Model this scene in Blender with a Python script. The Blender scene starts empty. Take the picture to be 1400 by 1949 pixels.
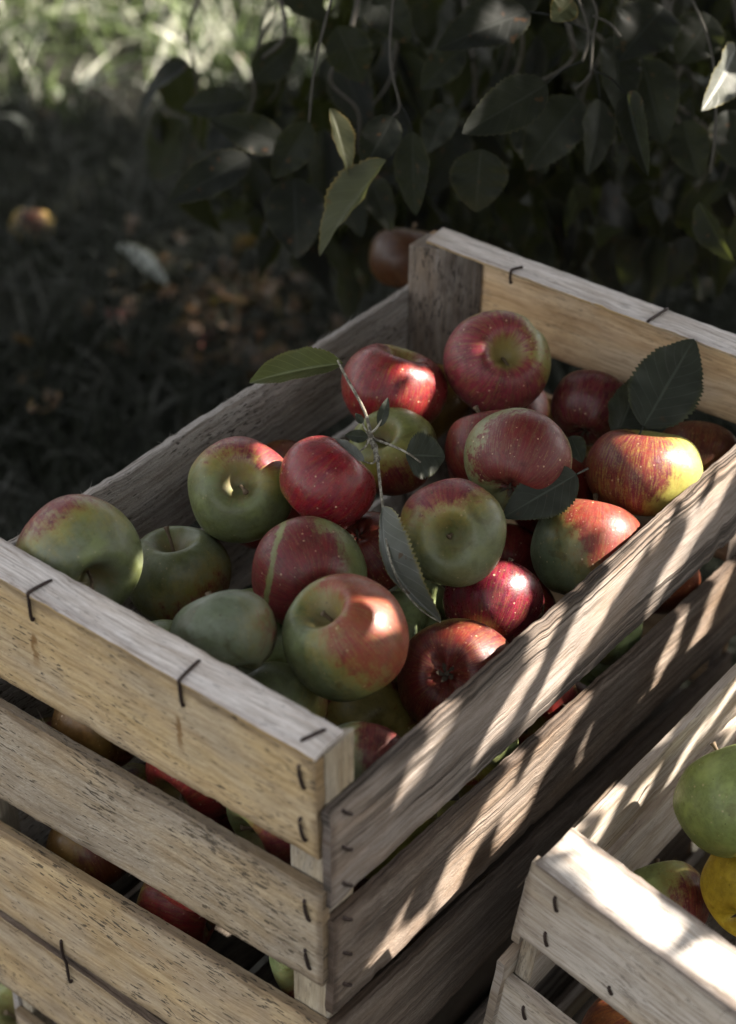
import bpy, math, random
import numpy as np
from mathutils import Vector, Matrix, noise
random.seed(7); RNG = np.random.default_rng(7)
SC = bpy.context.scene
COL = SC.collection

# ------------------------------------------------------------------ camera, sky, sun, exposure
RIM = 0.6785                                   # height of the big crate's rim above the ground
CR = np.array([[0.616786, -0.787078, 0.009093], [-0.467760, -0.375797, -0.799986], [0.633069, 0.489167, -0.599950]])
CP = np.array([-0.501841, -0.413676, 0.640806 + RIM])
FPX = 3326.92
cam_d = bpy.data.cameras.new('camera'); cam = bpy.data.objects.new('camera', cam_d); COL.objects.link(cam)
M = Matrix(((CR[0][0], -CR[1][0], -CR[2][0], CP[0]), (CR[0][1], -CR[1][1], -CR[2][1], CP[1]),
            (CR[0][2], -CR[1][2], -CR[2][2], CP[2]), (0, 0, 0, 1)))
cam.matrix_world = M
cam_d.sensor_fit = 'VERTICAL'; cam_d.sensor_height = 36.0; cam_d.sensor_width = 25.86
cam_d.lens = FPX / 1949 * 36
cam_d.clip_start = 0.05; cam_d.clip_end = 400
cam_d.dof.use_dof = True; cam_d.dof.focus_distance = 1.12; cam_d.dof.aperture_fstop = 5.2
SC.camera = cam

SUN = Vector((1.0, -0.90, 1.08)).normalized()   # towards the sun
w = bpy.data.worlds.new('World'); SC.world = w; w.use_nodes = True
nt = w.node_tree; nt.nodes.clear()
sky = nt.nodes.new('ShaderNodeTexSky'); sky.sky_type = 'NISHITA'; sky.sun_disc = False
sky.sun_elevation = math.asin(SUN.z); sky.sun_rotation = math.atan2(SUN.x, SUN.y)
sky.dust_density = 2.5; sky.air_density = 1.0; sky.ozone_density = 0.6
hsv = nt.nodes.new('ShaderNodeHueSaturation'); hsv.inputs['Saturation'].default_value = 0.14
bg = nt.nodes.new('ShaderNodeBackground'); bg.inputs['Strength'].default_value = 0.09
wo = nt.nodes.new('ShaderNodeOutputWorld')
nt.links.new(sky.outputs[0], hsv.inputs['Color']); nt.links.new(hsv.outputs[0], bg.inputs[0]); nt.links.new(bg.outputs[0], wo.inputs[0])
sl = bpy.data.lights.new('sun', 'SUN'); sl.energy = 5.0; sl.angle = math.radians(0.5); sl.color = (1.0, 0.91, 0.80)
so = bpy.data.objects.new('sun', sl); COL.objects.link(so); so.rotation_euler = SUN.to_track_quat('Z', 'Y').to_euler(); so.location = (3, -3, 4)
SC.view_settings.view_transform = 'Standard'; SC.view_settings.look = 'None'
SC.view_settings.exposure = 2.48; SC.view_settings.gamma = 1.0
SC.render.engine = 'CYCLES'
SC.cycles.use_denoising = True; SC.cycles.denoising_input_passes = 'RGB_ALBEDO_NORMAL'; SC.cycles.denoising_prefilter = 'ACCURATE'
SC.cycles.max_bounces = 6; SC.cycles.diffuse_bounces = 1; SC.cycles.transparent_max_bounces = 4
SC.cycles.caustics_reflective = False; SC.cycles.caustics_refractive = False

# ------------------------------------------------------------------ helpers
def ray(u, v): return CR.T @ np.array([(u - 700) / FPX, (v - 974.5) / FPX, 1.0])
def at(u, v, d): return Vector(CP + ray(u, v) * d)                  # photo pixel + depth -> world point
def on_plane(u, v, ax, val):
    d = ray(u, v); t = (val - CP[ax]) / d[ax]; return Vector(CP + d * t)
def camdir(dx, dy, tw): return Vector(CR[0] * dx + CR[1] * dy - CR[2] * tw).normalized()
def pix(P):
    P = np.atleast_2d(np.array(P, float)); c = (P - CP) @ CR.T
    z = np.where(np.abs(c[:, 2]) < 1e-6, 1e-6, c[:, 2])
    return 700 + FPX * c[:, 0] / z, 974.5 + FPX * c[:, 1] / z, c[:, 2]

def mesh_obj(name, V, F, mat=None, parent=None, smooth=True, uv=None, loc=None):
    """V n x 3, F list of tuples, uv n x 2 per vertex"""
    me = bpy.data.meshes.new(name)
    V = np.asarray(V, np.float32)
    if isinstance(F, np.ndarray):
        k = F.shape[1]
        me.vertices.add(len(V)); me.vertices.foreach_set('co', V.ravel())
        me.loops.add(F.size); me.loops.foreach_set('vertex_index', F.ravel().astype(np.int32))
        me.polygons.add(len(F)); me.polygons.foreach_set('loop_start', np.arange(0, F.size, k, dtype=np.int32))
        me.polygons.foreach_set('loop_total', np.full(len(F), k, np.int32))
        me.update(calc_edges=True)
    else:
        me.from_pydata(V.tolist(), [], [tuple(int(i) for i in f) for f in F]); me.update()
    if uv is not None:
        uv = np.asarray(uv, np.float32)
        l = me.uv_layers.new(name='UVMap'); li = np.empty(len(me.loops), np.int32); me.loops.foreach_get('vertex_index', li)
        l.data.foreach_set('uv', uv[li].ravel())
    me.polygons.foreach_set('use_smooth', np.full(len(me.polygons), smooth))
    me.validate(); me.update()
    if mat: me.materials.append(mat)
    o = bpy.data.objects.new(name, me); COL.objects.link(o)
    if parent: o.parent = parent
    if loc is not None: o.location = loc
    return o
def tag(o, label=None, cat=None, group=None, kind=None):
    if label: o['label'] = label
    if cat: o['category'] = cat
    if group: o['group'] = group
    if kind: o['kind'] = kind
    return o
def empty(name, loc): o = bpy.data.objects.new(name, None); COL.objects.link(o); o.location = loc; o.empty_display_size = 0.05; return o

class MB:                                    # collects quads and triangles of one mesh
    def __init__(s): s.V = []; s.F = []; s.U = []; s.n = 0
    def add(s, V, F, U=None):
        V = np.asarray(V, float); s.V.append(V); F = np.asarray(F)
        if F.shape[1] == 3: F = np.concatenate([F, F[:, 2:3]], 1)
        s.F.append(F + s.n); s.U.append(np.zeros((len(V), 2)) if U is None else np.asarray(U, float)); s.n += len(V)
    def build(s, name, mat, parent=None, smooth=True, loc=None):
        V = np.concatenate(s.V); F = np.concatenate(s.F); U = np.concatenate(s.U)
        if loc is not None: V = V - np.array(loc)
        tri = F[:, 2] == F[:, 3]
        fl = [tuple(f) for f in F[~tri]] + [tuple(f[:3]) for f in F[tri]]
        return mesh_obj(name, V, F if not tri.any() else fl, mat, parent, smooth, U, loc)
def grid_faces(nu, nv, off=0, flip=False):
    i, j = np.meshgrid(np.arange(nu - 1), np.arange(nv - 1), indexing='ij'); a = (i * nv + j).ravel() + off
    F = np.stack([a, a + nv, a + nv + 1, a + 1], 1)
    return F[:, ::-1] if flip else F
def tube(mb, pts, rad, ns=8, U=None, caps=True):
    P = [Vector(p) for p in pts]; n = len(P); rad = rad if hasattr(rad, '__len__') else [rad] * n
    V = []; up = Vector((0.13, 0.21, 0.97))
    for i, p in enumerate(P):
        t = (P[min(i + 1, n - 1)] - P[max(i - 1, 0)]).normalized()
        a = t.cross(up); 
        if a.length < 1e-3: a = t.cross(Vector((1, 0, 0)))
        a.normalize(); b = t.cross(a); up = b.cross(t) if False else up
        for k in range(ns):
            an = 2 * math.pi * k / ns; V.append(p + (a * math.cos(an) + b * math.sin(an)) * rad[i])
    F = []
    for i in range(n - 1):
        for k in range(ns):
            k2 = (k + 1) % ns; F.append((i * ns + k, i * ns + k2, (i + 1) * ns + k2, (i + 1) * ns + k))
    if caps:
        V.append(P[0]); V.append(P[-1]); c0 = n * ns; c1 = c0 + 1
        for k in range(ns):
            k2 = (k + 1) % ns; F.append((k2, k, c0, c0)); F.append(((n - 1) * ns + k, (n - 1) * ns + k2, c1, c1))
    Uv = np.zeros((len(V), 2)); Uv[:, 1] = np.repeat(np.linspace(0, 1, n), ns).tolist() + ([0, 1] if caps else [])
    if U is not None: Uv[:, 0] = U
    mb.add([tuple(v) for v in V], F, Uv)
def spline(pts, n=12):                       # Catmull-Rom through the points
    P = [Vector(p) for p in pts]; P = [P[0] * 2 - P[1]] + P + [P[-1] * 2 - P[-2]]; out = []
    for i in range(1, len(P) - 2):
        for k in range(n):
            t = k / n; a, b, c, d = P[i - 1], P[i], P[i + 1], P[i + 2]
            out.append(0.5 * ((2 * b) + (c - a) * t + (2 * a - 5 * b + 4 * c - d) * t * t + (3 * b - a - 3 * c + d) * t ** 3))
    out.append(P[-2]); return out

# ------------------------------------------------------------------ node helper
class N:
    def __init__(s, name):
        s.m = bpy.data.materials.new(name); s.m.use_nodes = True; s.t = s.m.node_tree; s.t.nodes.clear()
        s.out = s.t.nodes.new('ShaderNodeOutputMaterial'); s.b = s.t.nodes.new('ShaderNodeBsdfPrincipled'); s.t.links.new(s.b.outputs[0], s.out.inputs[0])
    def new(s, t): return s.t.nodes.new(t)
    def put(s, sock, v):
        if isinstance(v, bpy.types.NodeSocket): s.t.links.new(v, sock)
        elif v is not None:
            if sock.type == 'RGBA' and hasattr(v, '__len__') and len(v) == 3: v = (*v, 1)
            sock.default_value = v
    def math(s, op, a, b=None, c=None, clamp=False):
        n = s.new('ShaderNodeMath'); n.operation = op; n.use_clamp = clamp
        for i, v in enumerate((a, b, c)): s.put(n.inputs[i], v)
        return n.outputs[0]
    def vmath(s, op, a, b=None, out=0):
        n = s.new('ShaderNodeVectorMath'); n.operation = op; s.put(n.inputs[0], a)
        if b is not None:
            s.put(n.inputs['Scale'] if op == 'SCALE' else n.inputs[1], b)
        return n.outputs['Value'] if op in ('DOT_PRODUCT', 'LENGTH', 'DISTANCE') else n.outputs[0]
    def noise(s, vec, scale, detail=3, rough=.55, dist=0.0, out=0):
        n = s.new('ShaderNodeTexNoise'); s.put(n.inputs['Vector'], vec); n.inputs['Scale'].default_value = scale
        n.inputs['Detail'].default_value = detail; n.inputs['Roughness'].default_value = rough; n.inputs['Distortion'].default_value = dist
        return n.outputs[out]
    def voro(s, vec, scale, rnd=1.0):
        n = s.new('ShaderNodeTexVoronoi'); s.put(n.inputs['Vector'], vec); n.inputs['Scale'].default_value = scale; n.inputs['Randomness'].default_value = rnd
        return n
    def ramp(s, fac, a, b, lo=0.0, hi=1.0):   # smooth map range
        n = s.new('ShaderNodeMapRange'); n.interpolation_type = 'SMOOTHSTEP'
        for k, v in zip(('Value', 'From Min', 'From Max', 'To Min', 'To Max'), (fac, a, b, lo, hi)): s.put(n.inputs[k], v)
        return n.outputs[0]
    def mix(s, fac, a, b, mode='MIX'):
        n = s.new('ShaderNodeMix'); n.data_type = 'RGBA'; n.blend_type = mode; n.clamp_factor = True
        s.put(n.inputs[0], fac); s.put(n.inputs[6], a); s.put(n.inputs[7], b); return n.outputs[2]
    def xyz(s, v):
        n = s.new('ShaderNodeSeparateXYZ'); s.put(n.inputs[0], v); return n.outputs
    def comb(s, x, y, z):
        n = s.new('ShaderNodeCombineXYZ'); [s.put(n.inputs[i], v) for i, v in enumerate((x, y, z))]; return n.outputs[0]
    def bump(s, h, strength, dist):
        n = s.new('ShaderNodeBump'); s.put(n.inputs['Height'], h); n.inputs['Strength'].default_value = strength; n.inputs['Distance'].default_value = dist
        s.t.links.new(n.outputs[0], s.b.inputs['Normal']); return n
    def coord(s, k): return s.new('ShaderNodeTexCoord').outputs[k]

# ------------------------------------------------------------------ materials
def wood(name, c1, c2, speck=0.5, crack=0.0, blotch=0.3, grey=(0.25, 0.235, 0.225), greyamt=0.3, fuzz=1.0, dark=(0.05, 0.042, 0.035), stains=(), edge=.75):
    n = N(name); uv = n.coord('UV'); rnd = n.new('ShaderNodeObjectInfo').outputs['Random']
    off = n.vmath('SCALE', n.comb(7.3, 3.1, 5.7), rnd); p = n.vmath('ADD', uv, off)
    warp = n.noise(p, 9, 2, .5, 0, 1); p2 = n.vmath('ADD', p, n.vmath('MULTIPLY', n.vmath('SUBTRACT', warp, (.5, .5, .5)), (0.0, 0.012, 0)))
    S = lambda a, b: n.vmath('MULTIPLY', p2, (a, b, 1.0))
    fine = n.noise(S(30, 900), 1, 3, .6); med = n.noise(S(7, 150), 1, 4, .6); band = n.noise(S(1.5, 45), 1, 3, .6); blo = n.noise(S(18, 26), 1, 4, .65)
    col = n.mix(n.ramp(med, .3, .7), c1, c2)
    col = n.mix(n.ramp(band, .35, .75, 0, .55), col, n.mix(1.0, col, (0.62, 0.52, 0.42), 'MULTIPLY'))
    g = n.ramp(n.noise(S(9, 20), 1, 4, .6), .42 - greyamt * .35, .72 - greyamt * .35)
    col = n.mix(n.math('MULTIPLY', g, min(1, greyamt + .35)), col, n.mix(n.ramp(fine, .3, .7), grey, tuple(x * 1.5 for x in grey)))
    col = n.mix(n.ramp(fine, .25, .5, .45, 0), col, tuple(x * .45 for x in c1))
    col = n.mix(n.ramp(n.noise(S(34, 260), 1, 4, .7), .30, .62, .62, 0), col, n.mix(1.0, col, (.52, .45, .38), 'MULTIPLY'))
    col = n.mix(n.ramp(n.noise(S(4, 300), 1, 3, .6), .58, .75, 0, .5), col, n.mix(1.0, col, (.5, .42, .36), 'MULTIPLY'))
    # mould specks: short dashes along the grain
    sp = n.noise(S(130, 620), 1, 1.5, .5); dens = n.ramp(blo, .32, .68, .74 - speck * .02, .60 - .05 * speck)
    sm = n.ramp(n.math('SUBTRACT', sp, dens), 0, .035); sm = n.math('MULTIPLY', sm, min(1, speck * 1.4))
    big = n.noise(S(45, 210), 1, 2, .5, 0); bm = n.ramp(big, .70, .76, 0, min(1, speck * 1.2)); sm = n.math('MAXIMUM', sm, bm)
    col = n.mix(n.ramp(n.noise(S(14, 34), 1, 3, .6), .56, .74, 0, blotch), col, n.mix(1.0, col, (.38, .34, .32), 'MULTIPLY'))
    col = n.mix(n.math('MULTIPLY', sm, .9), col, dark)
    at_ = n.new('ShaderNodeAttribute'); at_.attribute_name = 'edge'; ed = at_.outputs['Fac']
    em = n.ramp(n.math('ADD', ed, n.math('MULTIPLY', n.math('SUBTRACT', n.noise(S(25, 60), 1, 4, .7), .5), .016)), .0005, .0075, edge, 0)
    col = n.mix(em, col, n.mix(1.0, col, (.30, .26, .25), 'MULTIPLY'))
    soil = n.noise(S(11, 16), 1, 5, .7); col = n.mix(n.ramp(soil, .50, .72, 0, .6 * edge), col, n.mix(1.0, col, (.42, .37, .32), 'MULTIPLY'))
    kv = n.voro(S(4.5, 17), 1.0); kd = n.ramp(kv.outputs['Distance'], .03, .11, 1, 0); kd = n.math('MULTIPLY', kd, n.ramp(n.xyz(kv.outputs['Color'])[0], .62, .68)); col = n.mix(n.math('MULTIPLY', kd, .75), col, (.07, .045, .03))
    for (su, sv, sh) in stains:                # rust run down from a staple leg
        x, y, _ = n.xyz(uv); dx = n.math('ABSOLUTE', n.math('ADD', n.math('SUBTRACT', x, su), n.math('MULTIPLY', n.math('SUBTRACT', n.noise(uv, 140, 3), .5), .010)))
        m1 = n.math('MULTIPLY', n.ramp(dx, .0006, .0034, 1, 0), n.math('MULTIPLY', n.ramp(y, sv - sh, sv - sh * .4), n.ramp(y, sv, sv + .004, 1, 0)))
        col = n.mix(n.math('MULTIPLY', m1, .8), col, (.16, .075, .02))
    h = n.math('ADD', n.math('MULTIPLY', fine, .5), n.math('MULTIPLY', med, .6))
    if crack > 0:
        ck = n.noise(S(1.6, 95), 1, 2.5, .55, 0.2); cm = n.ramp(n.math('ABSOLUTE', n.math('SUBTRACT', ck, .5)), 0.012, .085, 1, 0)
        ck2 = n.noise(S(3.5, 260), 1, 2, .5, 0.1); cm = n.math('MAXIMUM', cm, n.math('MULTIPLY', n.ramp(n.math('ABSOLUTE', n.math('SUBTRACT', ck2, .47)), 0.0, .07, 1, 0), .55))
        cm = n.math('MULTIPLY', cm, n.ramp(n.noise(S(5, 18), 1, 2), .34, .46, 0, crack))
        col = n.mix(n.math('MULTIPLY', cm, .85), col, (0.02, 0.016, 0.013)); h = n.math('SUBTRACT', h, n.math('MULTIPLY', cm, 1.6))
    wool = n.noise(n.vmath('MULTIPLY', p, (210, 480, 1)), 1, 4, .75, 1.4)
    h = n.math('ADD', h, n.math('MULTIPLY', wool, .7 * fuzz))
    col = n.mix(n.ramp(wool, .32, .62, min(.6, .34 * fuzz), 0), col, tuple(x * .5 for x in c1))
    n.put(n.b.inputs['Base Color'], col); n.b.inputs['Roughness'].default_value = .85; n.b.inputs['Specular IOR Level'].default_value = .2
    n.bump(h, .7, .0011 + .0005 * fuzz); return n.m
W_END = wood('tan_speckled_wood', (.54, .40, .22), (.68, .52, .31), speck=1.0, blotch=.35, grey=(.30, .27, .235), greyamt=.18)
W_END1 = wood('tan_speckled_wood_with_rust', (.56, .41, .21), (.68, .52, .31), speck=.8, blotch=.35, grey=(.34, .31, .265), greyamt=.16, stains=((.0845, .055, .03), (.2015, .056, .034)))
W_FUZZ = wood('fuzzy_speckled_wood', (.48, .36, .21), (.66, .52, .34), speck=1.3, blotch=.45, grey=(.33, .30, .26), greyamt=.35, fuzz=1.6)
W_RAIL = wood('grey_rail_wood', (.60, .52, .44), (.74, .665, .59), speck=.3, blotch=.3, grey=(.54, .505, .49), greyamt=.5, fuzz=.4, edge=.28)
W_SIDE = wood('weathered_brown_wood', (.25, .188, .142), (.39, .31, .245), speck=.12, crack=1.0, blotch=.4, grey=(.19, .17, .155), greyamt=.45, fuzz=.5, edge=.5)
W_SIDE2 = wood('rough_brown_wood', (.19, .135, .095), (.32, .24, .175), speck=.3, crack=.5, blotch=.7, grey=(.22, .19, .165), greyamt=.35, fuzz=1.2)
W_GREY = wood('grey_fibrous_wood', (.46, .42, .385), (.80, .74, .69), speck=.7, crack=.3, blotch=.35, grey=(.46, .44, .42), greyamt=.4, fuzz=1.2, edge=.3)
W_CLEAN = wood('clean_orange_wood', (.62, .42, .23), (.74, .54, .33), speck=.3, blotch=.15, grey=(.46, .38, .30), greyamt=.15, fuzz=.3)
W_POST = wood('dark_post_wood', (.20, .155, .115), (.33, .26, .20), speck=.9, blotch=.9, grey=(.20, .18, .165), greyamt=.4, fuzz=1.0)
W_POSTY = wood('yellow_post_wood', (.40, .335, .23), (.52, .45, .33), speck=.3, blotch=.5, greyamt=.2, fuzz=.6)
W_EDGE = wood('raw_yellow_edge_wood', (.42, .28, .11), (.62, .45, .22), speck=.5, blotch=.6, greyamt=.2, edge=0)
W_FLOOR = wood('shade_dark_floor_wood', (.06, .045, .032), (.11, .085, .06), speck=.3, blotch=.6, grey=(.08, .07, .06), greyamt=.3)  # very dark tone stands in for the deep shade under the apples
W_PALE = wood('pale_new_wood', (.46, .385, .29), (.58, .50, .40), speck=.35, edge=.5, blotch=.25, grey=(.46, .43, .40), greyamt=.25, fuzz=.35)
W_PALER = wood('pale_rail_wood', (.34, .285, .235), (.44, .38, .32), speck=.3, blotch=.12, grey=(.55, .52, .49), greyamt=.3, fuzz=.3)

def metal():
    n = N('rusty_staple_iron'); o = n.coord('Object')
    n.put(n.b.inputs['Base Color'], n.mix(n.noise(o, 300, 3), (.018, .015, .014), (.06, .035, .028)))
    n.b.inputs['Metallic'].default_value = .5; n.b.inputs['Roughness'].default_value = .6; return n.m
IRON = metal()

def apple_mat(name, green=(.23, .26, .11), green2=None, red=(.22, .018, .022), red2=(.10, .006, .02), b=(0, 0, 1), t=.3, soft=.22, dots=.6, bloom=.25, scar=None, seed=0., streak=.5, yellow=(.30, .215, .035), yel=.5, russet=.75, rough=.38, pores=.45):
    n = N(name); p = n.coord('Object'); ps = n.vmath('SCALE', p, 30.0)           # roughly unit radius
    q = n.vmath('ADD', ps, (seed * 3.1, seed * 1.7, seed * 2.3)); nn = n.vmath('NORMALIZE', p)
    x, y, z = n.xyz(ps)
    rxy = n.math('SQRT', n.math('ADD', n.math('MULTIPLY', x, x), n.math('MULTIPLY', y, y)))
    ax = n.math('DIVIDE', x, n.math('ADD', rxy, .02)); ay = n.math('DIVIDE', y, n.math('ADD', rxy, .02))
    mer = n.comb(n.math('ADD', n.math('MULTIPLY', ax, 9), seed), n.math('MULTIPLY', ay, 9), n.math('MULTIPLY', z, .9))
    str1 = n.noise(mer, 1.0, 4, .65, .3); str2 = n.noise(n.vmath('SCALE', mer, 3.5), 1.0, 3, .6, .4)
    big = n.noise(q, 1.3, 3, .55); mot = n.noise(q, 5, 5, .65, .4); fin = n.noise(q, 26, 4, .65)
    g2 = green2 or tuple(c * .72 for c in green)
    col = n.mix(n.ramp(big, .3, .7), green, g2)
    col = n.mix(n.ramp(n.noise(q, 8, 6, .75, .5), .30, .62, .62, 0), col, n.mix(1.0, col, (.55, .52, .40), 'MULTIPLY'))
    col = n.mix(n.ramp(n.noise(q, 1.9, 3, .6, .3), .48, .66, 0, .45), col, tuple(min(1, c * 1.55) for c in green))
    d = n.vmath('DOT_PRODUCT', nn, Vector(b).normalized())
    dd = n.math('ADD', d, n.math('MULTIPLY', n.math('SUBTRACT', big, .5), .9))
    dd = n.math('ADD', dd, n.math('MULTIPLY', n.math('SUBTRACT', str1, .5), .75 * streak + .15))
    dd = n.math('ADD', dd, n.math('MULTIPLY', n.math('SUBTRACT', mot, .5), .75))
    dd = n.math('ADD', dd, n.math('MULTIPLY', n.math('SUBTRACT', n.noise(q, 13, 4, .7), .5), .45))
    ymask = n.ramp(dd, t - soft - .45, t + .05)
    col = n.mix(n.math('MULTIPLY', ymask, yel), col, yellow)
    rm = n.ramp(dd, t - soft, t + soft)
    rm = n.math('MULTIPLY', rm, n.ramp(n.math('ADD', n.math('MULTIPLY', str2, .6), n.math('MULTIPLY', fin, .4)), .30, .56, 1 - .62 * streak, 1.0))
    # stem hollow stays green and russet
    hol = n.math('MULTIPLY', n.ramp(n.math('ADD', rxy, n.math('MULTIPLY', n.math('SUBTRACT', str1, .5), .55)), .22, .50, 1, 0), n.ramp(z, .1, .45))
    rm = n.math('MULTIPLY', rm, n.math('SUBTRACT', 1.0, n.math('MULTIPLY', hol, .85)))
    if scar is not None:
        s = n.math('SUBTRACT', n.vmath('DOT_PRODUCT', nn, Vector(scar[0]).normalized()), n.math('ADD', scar[1], n.math('MULTIPLY', n.math('SUBTRACT', n.noise(q, 3, 5, .7), .5), .22)))
        rm = n.math('MULTIPLY', rm, n.ramp(n.math('ABSOLUTE', s), .03, .075, 0, 1))
    rc = n.mix(n.ramp(n.math('ADD', n.math('MULTIPLY', str1, .6), n.math('MULTIPLY', mot, .4)), .35, .65), red, red2)
    rc = n.mix(n.ramp(n.noise(n.vmath('SCALE', mer, 1.8), 1.0, 4, .7, .6), .40, .68, 0, .28), rc, n.mix(.22, red, yellow))
    rc = n.mix(n.ramp(fin, .30, .62, .55, 0), rc, red2)
    crm = n.noise(n.vmath('MULTIPLY', n.vmath('SCALE', mer, 6.0), (1, 1, .7)), 1.0, 3, .7, .3); rc = n.mix(n.ramp(crm, .60, .74, 0, .55), rc, n.mix(.5, yellow, (.42, .24, .14)))
    rc = n.mix(n.ramp(n.noise(q, 4.2, 5, .7, .4), .32, .55, .6, 0), rc, tuple(c * .55 for c in red2))
    col = n.mix(rm, col, rc)
    col = n.mix(n.math('MULTIPLY', hol, n.math('MULTIPLY', russet, n.ramp(mot, .3, .6))), col, (.17, .125, .05))
    # waxy bloom, dull scuffs
    col = n.mix(n.math('MULTIPLY', n.math('MULTIPLY', n.ramp(n.noise(q, 2.2, 4, .6), .35, .7), bloom), n.math('SUBTRACT', 1.0, n.math('MULTIPLY', rm, .8))), col, (.15, .165, .135))
    col = n.mix(n.ramp(n.noise(q, 3.4, 4, .7), .58, .78, 0, .35), col, n.mix(1.0, col, (.55, .5, .42), 'MULTIPLY'))
    # lenticels
    v1 = n.voro(q, 5.2); v2 = n.voro(n.vmath('ADD', q, (3, 1, 2)), 9.5)
    dm = n.math('MAXIMUM', n.ramp(v1.outputs['Distance'], .07, .15, 1, 0), n.math('MULTIPLY', n.ramp(v2.outputs['Distance'], .07, .17, .75, 0), n.ramp(mot, .42, .58)))
    keep = n.ramp(n.xyz(v1.outputs['Color'])[0], .3, .6, .25, 1)
    col = n.mix(n.math('MULTIPLY', n.math('MULTIPLY', dm, keep), dots), col, n.mix(.75, col, (.62, .44, .28)))
    # a few small dark scabs
    v3 = n.voro(n.vmath('ADD', q, (1, 5, 9)), 2.6); sc = n.math('MULTIPLY', n.ramp(v3.outputs['Distance'], .03, .075, 1, 0), n.ramp(n.xyz(v3.outputs['Color'])[1], .6, .7))
    col = n.mix(n.math('MULTIPLY', sc, .7), col, (.05, .035, .02))
    v4 = n.voro(n.vmath('ADD', q, (7, 2, 4)), 8.0); pm = n.math('MULTIPLY', n.ramp(v4.outputs['Distance'], .06, .14, 1, 0), n.ramp(n.xyz(v4.outputs['Color'])[2], .45, .6))
    col = n.mix(n.math('MULTIPLY', pm, pores), col, (.045, .045, .015))
    brs = n.noise(n.vmath('ADD', q, (4, 4, 8)), 1.6, 3, .6, .6); col = n.mix(n.ramp(brs, .62, .70, 0, .5), col, n.mix(1.0, col, (.55, .42, .28), 'MULTIPLY'))
    n.put(n.b.inputs['Base Color'], col)
    n.put(n.b.inputs['Roughness'], n.ramp(n.math('ADD', n.math('MULTIPLY', mot, .5), n.math('MULTIPLY', fin, .5)), .35, .65, rough - .10, rough + .20)); n.b.inputs['Specular IOR Level'].default_value = .34
    n.b.inputs['Subsurface Weight'].default_value = .06; n.b.inputs['Subsurface Radius'].default_value = (.006, .003, .0015); n.b.inputs['Subsurface Scale'].default_value = 1.0
    n.bump(n.math('ADD', n.math('MULTIPLY', mot, .5), n.math('ADD', n.math('MULTIPLY', fin, .28), n.math('MULTIPLY', dm, .1))), .3, .0012)
    return n.m
def stem_mat():
    n = N('woody_stem'); o = n.coord('Object'); n.put(n.b.inputs['Base Color'], n.mix(n.noise(o, 400, 3), (.05, .032, .02), (.16, .11, .06))); n.b.inputs['Roughness'].default_value = .8; return n.m
STEM = stem_mat()
def calyx_mat():
    n = N('dry_calyx'); o = n.coord('Object'); n.put(n.b.inputs['Base Color'], n.mix(n.noise(o, 700, 3), (.02, .015, .01), (.11, .085, .055))); n.b.inputs['Roughness'].default_value = .9; return n.m
CALYX = calyx_mat()

def leaf_mat(name, top, under, edge=(.16, .13, .03), trans=.28, spots=.5, vein=(.10, .12, .06), rough=.42, spec=.3):
    n = N(name); uv = n.coord('UV'); x, y, _ = n.xyz(uv); o = n.coord('Object')
    ax = n.math('ABSOLUTE', x)
    mid = n.ramp(ax, .02, .055, 1, 0)
    sv = n.math('FRACT', n.math('MULTIPLY', n.math('SUBTRACT', y, n.math('MULTIPLY', ax, .26)), 8.5))
    sv = n.ramp(n.math('ABSOLUTE', n.math('SUBTRACT', sv, .5)), .0, .055, .75, 0)
    vm = n.math('MAXIMUM', mid, sv)
    geo = n.new('ShaderNodeNewGeometry').outputs['Backfacing']
    nz = n.noise(o, 45, 4, .6); fz = n.noise(o, 320, 3, .6)
    ct = n.mix(n.ramp(nz, .3, .7), top, tuple(c * .6 for c in top)); cu = n.mix(n.ramp(nz, .3, .7), under, tuple(c * .75 for c in under))
    col = n.mix(geo, ct, cu)
    col = n.mix(n.math('MULTIPLY', vm, .55), col, n.mix(geo, vein, tuple(min(1, c * 2.2) for c in under)))
    col = n.mix(n.math('MULTIPLY', n.ramp(n.math('ADD', ax, n.math('MULTIPLY', nz, .25)), .98, 1.14), .8), col, edge)
    sp = n.math('MULTIPLY', n.ramp(n.noise(o, 110, 2, .5), .66, .71), spots)
    col = n.mix(sp, col, (.07, .035, .018))
    n.put(n.b.inputs['Base Color'], col); n.b.inputs['Specular IOR Level'].default_value = spec; n.put(n.b.inputs['Roughness'], n.ramp(nz, .3, .7, rough - .12, rough + .12))
    n.bump(n.math('SUBTRACT', n.math('MULTIPLY', fz, .3), vm), .35, .0006)
    tr = n.new('ShaderNodeBsdfTranslucent'); n.put(tr.inputs['Color'], n.mix(.35, col, (.20, .24, .03)))
    mx = n.new('ShaderNodeMixShader'); mx.inputs[0].default_value = trans
    n.t.links.new(n.b.outputs[0], mx.inputs[1]); n.t.links.new(tr.outputs[0], mx.inputs[2]); n.t.links.new(mx.outputs[0], n.out.inputs[0])
    return n.m
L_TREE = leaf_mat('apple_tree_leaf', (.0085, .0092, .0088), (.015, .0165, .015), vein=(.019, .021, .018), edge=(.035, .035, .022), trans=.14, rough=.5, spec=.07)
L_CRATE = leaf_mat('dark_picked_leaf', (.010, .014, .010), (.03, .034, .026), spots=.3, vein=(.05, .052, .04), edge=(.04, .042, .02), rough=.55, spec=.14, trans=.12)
L_OLIVE = leaf_mat('olive_picked_leaf', (.028, .034, .018), (.075, .085, .035), spots=.3, vein=(.12, .12, .07), edge=(.10, .10, .04), rough=.45, spec=.3, trans=.3)
L_GREY = leaf_mat('pale_underside_leaf', (.095, .10, .09), (.11, .115, .10), spots=.8, vein=(.26, .26, .21), trans=.15)
L_YEL = leaf_mat('yellowing_leaf', (.030, .034, .020), (.05, .052, .030), edge=(.16, .11, .03), trans=.3, spec=.15)

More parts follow.
